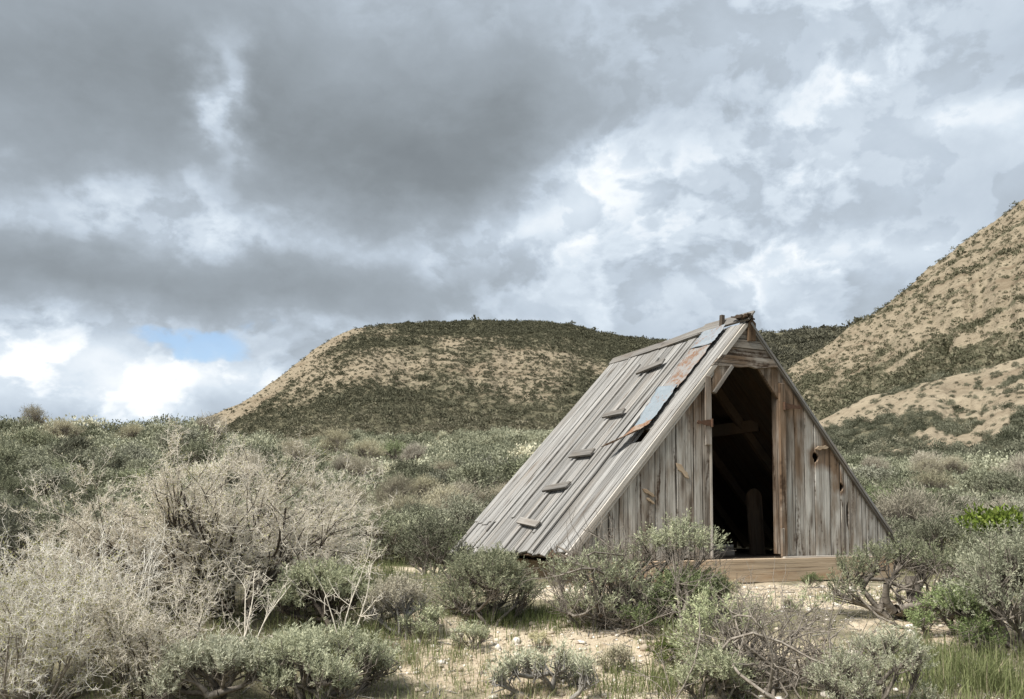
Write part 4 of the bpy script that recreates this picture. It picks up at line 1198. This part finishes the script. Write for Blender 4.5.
# front left corner
a_, t_, bu_ = twiggy(33, 0.62, 0.9, n_main=20, kids=(8, 6, 5), ratio=(0.55, 0.5, 0.45), r0=0.010, thin=0.0014, spines=3, spine=0.035, upb=0.10, crook=0.14, fork=0.58, buds=14000)
plant('spiny_shrub', 0, 0, 'cream coloured spiny shrub filling the bottom left corner', 'shrub', [('branches', a_, M_TWIG_BROWN), ('twigs', t_, M_TWIG_WHITE), ('buds', bu_, M_BUD)], 1.0, loc=at_depth(38, 4.75))
a_, t_, bu_ = twiggy(34, 0.50, 0.9, n_main=14, kids=(7, 6, 4), ratio=(0.55, 0.5, 0.45), r0=0.009, thin=0.0014, spines=3, spine=0.035, upb=0.10, crook=0.14, fork=0.58, buds=5000)
plant('spiny_shrub', 0, 0, 'low tangle of cream and brown spiny twigs right of the bottom left corner', 'shrub', [('branches', a_, M_BARK_DARK), ('twigs', t_, M_TWIG), ('buds', bu_, M_BUD)], 1.0, loc=at_depth(150, 4.9))
# tall bare white stems
for q, (px, yd, hh, nm, lab) in enumerate(((135, 5.1, 0.90, 9, 'tallest bare whitish thorny stems standing in the left foreground'), (236, 5.3, 0.66, 3, 'few arching whitish thorny stems before the huge pale shrub'), (345, 5.7, 0.72, 3, 'thin cream thorny stems standing right of the huge pale shrub'))):
    a_, t_, bu_ = twiggy(40 + q, hh, 0.45, n_main=nm, kids=(7, 4), ratio=(0.30, 0.38), r0=0.0062, thin=0.0016, spines=3, spine=0.04, upb=0.05, crook=0.12, kid_r=0.5)
    plant('thorny_stems', 0, 0, lab, 'shrub', [('stems', join_meshes('thorny_stems', (a_, t_)), M_TWIG_WHITE if q == 0 else M_TWIG)], 1.0, loc=at_depth(px, yd))
# small plants on the open ground
SEED = []
for q in range(3):
    b_, f_ = sage_meshes(120 + q, dome(120 + q, 0.16, 0.16, 0.20, 7, 20, (0.06, 0.09)), leaf=(0.022, 0.006), nleaf=12, shoot=(0.04, 0.09), stem_r=0.007, twig_frac=0.6, base_spread=0.03)
    SEED.append((b_, f_))
for q, (px, py, sc, m_, lab) in enumerate(((640, 636, 1.1, M_SAGE_GREEN, 'small dark green tuft plant on the open ground below the gnarled sagebrush'), (470, 650, 0.9, M_SAGE_PALE, 'small silvery plant left on the open ground, near the bottom'),
        (615, 672, 0.8, M_DRY, 'small dry tan plant in the middle of the open ground'), (668, 668, 0.9, M_LIME, 'small fresh green plant on the open ground near the bottom'), (540, 650, 0.6, M_DRY, 'tiny dry plant on the open ground below the dense blue green sagebrush'),
        (790, 612, 0.5, M_DRY, 'tiny dry plant on the pale gravel below the sill'), (812, 588, 0.7, M_SAGE_GREEN, 'small green plant at the foot of the orange sill timber'), (730, 598, 0.7, M_DRY, 'small dry plant on gravel beside the low round green sagebrush'),
        (425, 640, 1.1, M_SAGE, 'small grey green plant beside the pale beige dry shrub'), (980, 655, 1.2, M_SAGE_GREEN, 'small green plant in the grass at the lower right'))):
    b_, f_ = SEED[q % 3]
    plant('small_plant', px, py, lab, 'plant', [('stems', b_.copy(), M_BARK), ('leaves', f_.copy(), m_)], sc, rz=q * 1.3)

# ---- shrubs over the flat and the rises: shared shapes, each bush an object
def one_mesh(name, bme, fme, mb, mf):
    """a distant bush as a single mesh with two materials"""
    bmh = bmesh.new(); bmh.from_mesh(bme); nb = len(bmh.faces); bmh.from_mesh(fme)
    for i, f in enumerate(bmh.faces): f.material_index = 0 if i < nb else 1
    me = bpy.data.meshes.new(name); bmh.to_mesh(me); bmh.free()
    me.materials.append(mb); me.materials.append(mf); return me


NEARB, MIDB, DRYB = [], [], []
for q in range(4):
    b_, f_ = sage_meshes(60 + q, dome(60 + q, 0.55, 0.52, 0.80, 15, 34), noise=0.10, whole=0.4, leaf=(0.036, 0.0105), nleaf=16, shoot=(0.09, 0.18), twig_frac=0.35)
    NEARB.append(one_mesh('sagebrush_near', b_, f_, M_BARK, M_MID))
for q in range(4):
    b_, f_ = sage_meshes(70 + q, dome(70 + q, 0.60, 0.58, 0.86, 13, 34, (0.16, 0.28)), noise=0.08, whole=0.5, leaf=(0.055, 0.018), nleaf=14, shoot=(0.12, 0.22), twig_frac=0.25)
    MIDB.append(one_mesh('sagebrush_mid', b_, f_, M_BARK, M_MID))
M_DRYMID = leaf_mat('dry_brush', (0.28, 0.255, 0.185), (0.44, 0.405, 0.305), (0.55, 0.505, 0.385), 0.2, 0.3)
for q in range(3):
    b_, f_ = sage_meshes(80 + q, dome(80 + q, 0.55, 0.52, 0.85, 11, 34, (0.16, 0.26)), noise=0.1, whole=0.5, leaf=(0.10, 0.007), nleaf=11, shoot=(0.14, 0.26), twig_frac=0.8, up=1.2)
    DRYB.append(one_mesh('dry_shrub', b_, f_, M_TWIG_BROWN, M_DRYMID))
GREENB = []
for q in range(2):
    b_, f_ = sage_meshes(90 + q, dome(90 + q, 0.5, 0.5, 0.7, 11, 30), noise=0.1, whole=0.4, leaf=(0.045, 0.015), nleaf=14, shoot=(0.1, 0.2))
    GREENB.append(one_mesh('green_bush', b_, f_, M_BARK, M_SAGE_GREEN))

# scatter with a spacing that grows with distance
gs = np.random.default_rng(101)
cand = []
occupied = []
hutc = np.array([2.509, 9.0]); ra = 0.430


def hut_local(x, y):
    dx, dy = x - hutc[0], y - hutc[1]
    return dx * math.cos(ra) + dy * math.sin(ra), -dx * math.sin(ra) + dy * math.cos(ra)


def spot_ok(x, y):
    s, d = hut_local(x, y)
    if -2.75 < s < 2.75 and -1.2 < d < 3.7: return False
    if y < 9.3 and abs(x) < 4.2 and x > -3.4: return False
    if y < 6.6: return False
    if bare_amount(np.array([x]), np.array([y]))[0] > 0.25: return False
    return True


grid = {}
tries = 0
while tries < 60000:
    tries += 1
    y = 7.0 * (75 / 7.0) ** gs.random(); u = gs.uniform(-0.74, 0.74); x = u * y
    if not spot_ok(x, y): continue
    dens = 0.75 + 0.5 * VN(x * 0.15 + 20, y * 0.15)
    sc = gs.uniform(0.6, 1.25) * (1.0 + 0.25 * (y > 25))
    md = 0.74 * sc / dens
    ci, cj = int(math.floor(x)), int(math.floor(y)); bad = False
    for a in (-1, 0, 1):
        for c in (-1, 0, 1):
            for (X, Y_, s_) in grid.get((ci + a, cj + c), ()):
                if (X - x) ** 2 + (Y_ - y) ** 2 < (md * 0.5 + 0.37 * s_) ** 2: bad = True
    if bad: continue
    grid.setdefault((ci, cj), []).append((x, y, sc)); cand.append((x, y, sc))
cand.sort(key=lambda c: c[1] / c[2])


def zone(x, y):
    px = 512 + FPX * x / y
    far = y > 19
    if px < 215: return ('sagebrush on the rise at the left skyline', 'grey green sagebrush on the brushy rise along the left skyline') if far else ('sagebrush left of the pale shrubs', 'grey green sagebrush on the slope behind the pale spiny shrubs at left')
    if px < 620: return ('sagebrush on the far rise below the mesa', 'grey green sagebrush on the far rise below the mesa foot') if far else ('sagebrush behind the hut roof', 'grey green sagebrush on the flat left of the hut roof, beyond the path')
    return ('sagebrush at the foot of the right hillside', 'grey green sagebrush on the slope at the foot of the right hillside') if far else ('sagebrush right behind the hut', 'grey green sagebrush on the flat right of the hut wall')


def zone_dry(x, y):
    px = 512 + FPX * x / y
    if px < 250: return ('dry shrubs on the left rise', 'pale dry brownish shrub among sagebrush on the left rise')
    if px < 620: return ('dry shrubs below the mesa', 'pale dry beige shrub among sagebrush below the mesa')
    return ('dry shrubs right of the hut', 'pale dry grey shrub among sagebrush right of the hut')


n_sage = n_dry = n_green = 0
rest = []
for (x, y, sc) in cand:
    px = 512 + FPX * x / y
    z = float(ground_z(x, y)) - 0.05
    dryp = 0.10 + 0.35 * (VN(x * 0.11 + 5, y * 0.11 + 50) > 0.68)
    r = gs.random()
    rz = gs.uniform(0, 6.28)
    sz = sc * gs.uniform(0.85, 1.15)
    sq = gs.uniform(0.75, 1.1)
    if r < dryp and n_dry < 110:
        o = bpy.data.objects.new('dry_shrub', DRYB[gs.integers(3)]); zn = zone_dry(x, y); cat = 'shrub'; n_dry += 1
    elif r < dryp + 0.035 and n_green < 28 and y < 40:
        o = bpy.data.objects.new('green_bush', GREENB[gs.integers(2)]); cat = 'shrub'; n_green += 1
        zn = ('green bushes among the sagebrush', 'fresh green bush among the grey sagebrush of the middle ground')
    elif n_sage < 284:
        o = bpy.data.objects.new('sagebrush', (NEARB if y < 19 else MIDB)[gs.integers(4)]); zn = zone(x, y); cat = 'shrub'; n_sage += 1
    else:
        rest.append((x, y, z, sz, sq, rz)); continue
    C.objects.link(o); o.location = (x, y, z); o.rotation_euler = (0, 0, rz); o.scale = (sz, sz, sz * sq)
    tag(o, zn[1], cat, zn[0])


def merged(name, pts, protos, mat, label, cat, shift=None, spread=0.16):
    """very many far bushes as one mass: each proto is (verts, quads, tint)"""
    Vs, Fs, Ts = [], [], []; off = 0
    idx = gs.integers(0, len(protos), len(pts)); pts = np.asarray(pts)
    for k, (pv, pf, pt) in enumerate(protos):
        q = pts[idx == k]
        if not len(q): continue
        c, s = np.cos(q[:, 5])[:, None], np.sin(q[:, 5])[:, None]
        X = (pv[None, :, 0] * c - pv[None, :, 1] * s) * q[:, 3:4] + q[:, 0:1]
        Y = (pv[None, :, 0] * s + pv[None, :, 1] * c) * q[:, 3:4] + q[:, 1:2]
        Z = pv[None, :, 2] * (q[:, 3] * q[:, 4])[:, None] + q[:, 2:3]
        V = np.stack([X, Y, Z], -1).reshape(-1, 3)
        F = (pf[None] + (np.arange(len(q)) * len(pv))[:, None, None]).reshape(-1, 4) + off
        tone = gs.normal(0, spread, len(q)) + (shift(q) if shift else 0)
        T_ = np.clip(pt[None] + tone[:, None], 0, 1).ravel()
        Vs.append(V); Fs.append(F); Ts.append(T_); off += len(V)
    me = np_mesh(name, np.concatenate(Vs), np.concatenate(Fs), {'tint': ('FLOAT', 'POINT', np.concatenate(Ts))})
    o = link(name, me, mat); tag(o, label, cat, kind='stuff'); return o


def leafy_proto(seed, rx, h, n, leaf, flat=1.0):
    g = np.random.default_rng(seed)
    v = unit(g.normal(size=(n, 3))); v[:, 2] = np.abs(v[:, 2])
    lob = 0.8 + 0.35 * g.random((5, 1)); cx = g.normal(size=(5, 3)) * np.array([rx, rx, h * 0.3]) * 0.35
    k = g.integers(0, 5, n)
    P = v * np.array([rx, rx, h]) * 0.62 * (0.6 + 0.4 * g.random((n, 1))) + np.abs(cx[k]) * np.array([0, 0, 1]) + cx[k] * np.array([1, 1, 0])
    V, F, T_ = leaves(P, unit(v + g.normal(size=(n, 3)) * 0.5 + np.array([0, 0, 0.3])), leaf * g.uniform(0.6, 1.3, n), leaf * 0.5 * g.uniform(0.7, 1.3, n), g, np.clip(g.normal(0.42, 0.08, n), 0, 1), unit(P * np.array([1, 1, 0.9]) + np.array([0, 0, 0.1])))
    return V, F, T_


PM = [leafy_proto(200 + q, 0.62, 0.80, 520, 0.095) for q in range(5)]
merged('distant_sagebrush', rest, PM, M_MID, 'mass of distant sagebrush covering the rises behind the hut', 'brush', spread=0.24)

# brush on the hills
PH = [leafy_proto(220 + q, 0.70, 0.85, 60, 0.34) for q in range(6)]


def hill_points(zf, vegf, u0, u1, r0, r1, n, lo, hi, bare=0.03, far_trees=False, crest=None, top=None):
    a = gs.uniform(math.atan(u0), math.atan(u1), n); r = np.sqrt(gs.uniform(r0 * r0, r1 * r1, n))
    x, y = r * np.sin(a), r * np.cos(a); z = zf(x, y)
    v = vegf(x, y, z)
    cl = VN.fbm(x * 0.13 + 77, y * 0.13 + z * 0.1, 3)
    pr = np.clip(bare + (v ** 1.3) * (0.45 + 1.3 * (cl - 0.35)), 0, 1)
    k = gs.random(n) < pr
    x, y, z, v = x[k], y[k], z[k], v[k]
    s = gs.uniform(lo, hi, len(x)) * (0.75 + 0.5 * v) * np.exp(gs.normal(0, 0.38, len(x)))
    return np.stack([x, y, z - 0.1 * s, s, gs.uniform(0.8, 1.25, len(x)), gs.uniform(0, 6.28, len(x))], 1)


U = lambda px: (px - 512) / FPX
mp_ = hill_points(mesa_z, lambda x, y, z: np.maximum(mesa_veg(x, y, z), 0.0), U(150), U(900), 115, 345, 120000, 0.32, 0.70, 0.09)
merged('mesa_brush', mp_, PH, M_HILLB, 'dark brush dotting the mesa slope and cap', 'brush', shift=lambda q: 0.48 * (1 - smooth01((q[:, 2] - 14) / 22)))
rp_ = hill_points(ridge_z, lambda x, y, z: 0.95 + 0 * x, U(560), U(1010), 300, 450, 12000, 0.8, 1.9, 0.03)
merged('ridge_brush', rp_, PH, M_HILLB, 'dark brush covering the far ridge', 'brush')
hp_ = hill_points(hill_z, hill_veg, U(740), U(1180), 75, 260, 36000, 0.34, 0.80, 0.12)
sp_ = hill_points(spur_z, spur_veg, U(770), U(1180), 44, 125, 16000, 0.30, 0.75, 0.06)
merged('spur_brush', sp_, PM, M_MID, 'sage green brush in patches over the low pale spur', 'brush', spread=0.22)
merged('hillside_brush', hp_, PH, M_HILLB, 'sage green brush scattered over the right hillside', 'brush', shift=lambda q: 0.25 + 0 * q[:, 0], spread=0.22)

# ---- grass and small stones
gg = np.random.default_rng(303)


def grass_patch(n, cx, cy, sx, sy, h, tone, lean=0.6):
    x = cx + gg.normal(size=n) * sx; y = cy + gg.normal(size=n) * sy
    # tufts
    k = max(1, n // 26); tx = cx + gg.normal(size=k) * sx; ty = cy + gg.normal(size=k) * sy; q = gg.integers(0, k, n)
    x = np.where(gg.random(n) < 0.75, tx[q] + gg.normal(size=n) * 0.035, x); y = np.where(gg.random(n) < 0.75, ty[q] + gg.normal(size=n) * 0.035, y)
    z = ground_z(x, y) - 0.01
    hh = h * gg.uniform(0.4, 1.2, n); a = gg.uniform(0, 6.28, n); l = gg.random(n) * lean
    d1 = np.stack([np.cos(a) * l, np.sin(a) * l, np.ones(n)], 1); d1 = unit(d1)
    d2 = unit(d1 + np.stack([np.cos(a), np.sin(a), -0.3 * np.ones(n)], 1) * (l * 1.3)[:, None])
    w = gg.uniform(0.0013, 0.0030, n)[:, None]; sd = np.stack([-np.sin(a), np.cos(a), np.zeros(n)], 1)
    B = np.stack([x, y, z], 1); M_ = B + d1 * (hh * 0.55)[:, None]; E_ = M_ + d2 * (hh * 0.5)[:, None]
    V = np.stack([B - sd * w, B + sd * w, M_ + sd * w * 0.8, M_ - sd * w * 0.8, E_ + sd * w * 0.15, E_ - sd * w * 0.15], 1).reshape(-1, 3)
    i = (np.arange(n) * 6)[:, None]
    F = np.concatenate([i + np.array([[0, 1, 2, 3]]), i + np.array([[3, 2, 4, 5]])], 1).reshape(-1, 4)
    T_ = np.repeat(np.clip(gg.normal(tone, 0.2, n), 0, 1), 6)
    return V, F, T_


GP = []
def gpx(n, px, py, sx, sy, h, tone, **kw):
    P = ray_ground(px, py); GP.append(grass_patch(n, P[0], P[1], sx, sy, h, tone, **kw))


gpx(1500, 520, 622, 0.40, 0.16, 0.12, 0.22); gpx(800, 590, 618, 0.30, 0.16, 0.10, 0.32); gpx(900, 655, 688, 0.20, 0.2, 0.14, 0.40); gpx(500, 690, 640, 0.15, 0.2, 0.15, 0.42)
gpx(2200, 990, 684, 0.36, 0.22, 0.20, 0.50); gpx(700, 930, 668, 0.2, 0.2, 0.16, 0.42); gpx(1300, 362, 600, 0.22, 0.5, 0.17, 0.32); gpx(1300, 350, 575, 0.3, 0.5, 0.18, 0.34)
gpx(700, 480, 660, 0.4, 0.25, 0.10, 0.66); gpx(500, 470, 690, 0.4, 0.2, 0.12, 0.7); gpx(900, 580, 660, 0.7, 0.4, 0.06, 0.85); gpx(700, 560, 690, 0.7, 0.2, 0.07, 0.8)
gpx(400, 870, 690, 0.3, 0.2, 0.14, 0.45); gpx(300, 740, 640, 0.3, 0.3, 0.09, 0.6); gpx(900, 400, 560, 0.5, 0.4, 0.15, 0.42); gpx(1200, 30, 520, 0.8, 0.9, 0.2, 0.40)
gpx(260, 850, 600, 0.2, 0.15, 0.08, 0.5); gpx(700, 395, 640, 0.35, 0.3, 0.15, 0.5); gpx(1000, 330, 640, 0.5, 0.4, 0.17, 0.5); gpx(1000, 260, 660, 0.6, 0.5, 0.18, 0.6)
gpx(700, 960, 605, 0.5, 0.3, 0.11, 0.45)
x = gg.uniform(-5, 7, 6500); y = gg.uniform(4.4, 13, 6500)
m = (np.abs(x / y) < 0.68) & (bare_amount(x, y) < 0.75) & ~(np.hypot(x - 2.3, y - 10.2) < 2.3)
x, y = x[m], y[m]
for j in range(len(x)):
    GP.append(grass_patch(9, x[j], y[j], 0.03, 0.03, gg.uniform(0.025, 0.085), gg.uniform(0.4, 1.05), lean=1.1))
V = np.concatenate([q[0] for q in GP]); offs = np.cumsum([0] + [len(q[0]) for q in GP[:-1]])
F = np.concatenate([q[1] + o for q, o in zip(GP, offs)]); T_ = np.concatenate([q[2] for q in GP])
o = link('grass', np_mesh('grass', V, F, {'tint': ('FLOAT', 'POINT', T_)}), M_GRASS)
tag(o, 'green and straw coloured grass between the shrubs and gravel', 'grass', kind='stuff')

# pebbles
st_m, t, out = new_mat('pebble')
ti = t.add('ShaderNodeAttribute', attribute_name='tint').outputs['Fac']
p = t.add('ShaderNodeBsdfPrincipled'); t.put(p.inputs['Base Color'], t.ramp(ti, [(0, (0.22, 0.175, 0.125)), (0.5, (0.43, 0.36, 0.27)), (1, (0.66, 0.62, 0.55))]))
p.inputs['Roughness'].default_value = 0.9; t.l.new(p.outputs[0], out.inputs[0])
n = 9000
x = gg.uniform(-3.2, 5.5, n); y = gg.uniform(4.6, 9.6, n) ; y[: n // 4] = gg.uniform(4.6, 6.8, n // 4)
k = (gg.random(n) < 0.12 + bare_amount(x, y)) & ~((np.hypot(x - 2.3, y - 10.4) < 2.0))
x, y = x[k], y[k]; n = len(x)
ico = bmesh.new(); bmesh.ops.create_icosphere(ico, subdivisions=1, radius=1.0)
iv = np.array([v.co for v in ico.verts]); jf = np.array([[v.index for v in f.verts] for f in ico.faces]); ico.free()
r = np.exp(gg.normal(math.log(0.011), 0.5, n)).clip(0.004, 0.05)
jit = 1 + gg.normal(0, 0.18, (n, len(iv), 1))
V = iv[None] * jit * (r[:, None] * gg.uniform(0.6, 1.3, (n, 3)))[:, None, :] * np.array([1, 1, 0.65]) + np.stack([x, y, ground_z(x, y) + r * 0.2], 1)[:, None]
F = (jf[None] + (np.arange(n) * len(iv))[:, None, None]).reshape(-1, 3)
o = link('gravel_stones', np_mesh('gravel_stones', V.reshape(-1, 3), F, {'tint': ('FLOAT', 'POINT', np.repeat(gg.random(n), len(iv)))}), st_m)
tag(o, 'loose pale gravel stones strewn over the bare ground', 'gravel', kind='stuff')

# fallen twigs
n = 2600
x = gg.uniform(-3.6, 5.2, n); y = gg.uniform(4.5, 9.0, n)
k = ~(np.hypot(x - 2.3, y - 10.4) < 2.2); x, y = x[k], y[k]; n = len(x)
a = gg.uniform(0, 6.28, n); L2 = gg.uniform(0.03, 0.16, n); d = np.stack([np.cos(a), np.sin(a), gg.normal(0, 0.12, n)], 1)
P = np.stack([x, y, ground_z(x, y) + 0.006], 1); q = P + d * L2[:, None]; q[:, 2] = ground_z(q[:, 0], q[:, 1]) + 0.008 + np.abs(gg.normal(0, 0.012, n))
r = gg.uniform(0.0015, 0.0045, n); V, F = tubes(P, q, r, r * 0.6, 3)
o = link('twig_litter', np_mesh('twig_litter', V, F), M_BARK_GREY)
tag(o, 'grey fallen twigs littering the open ground', 'twigs', kind='stuff')
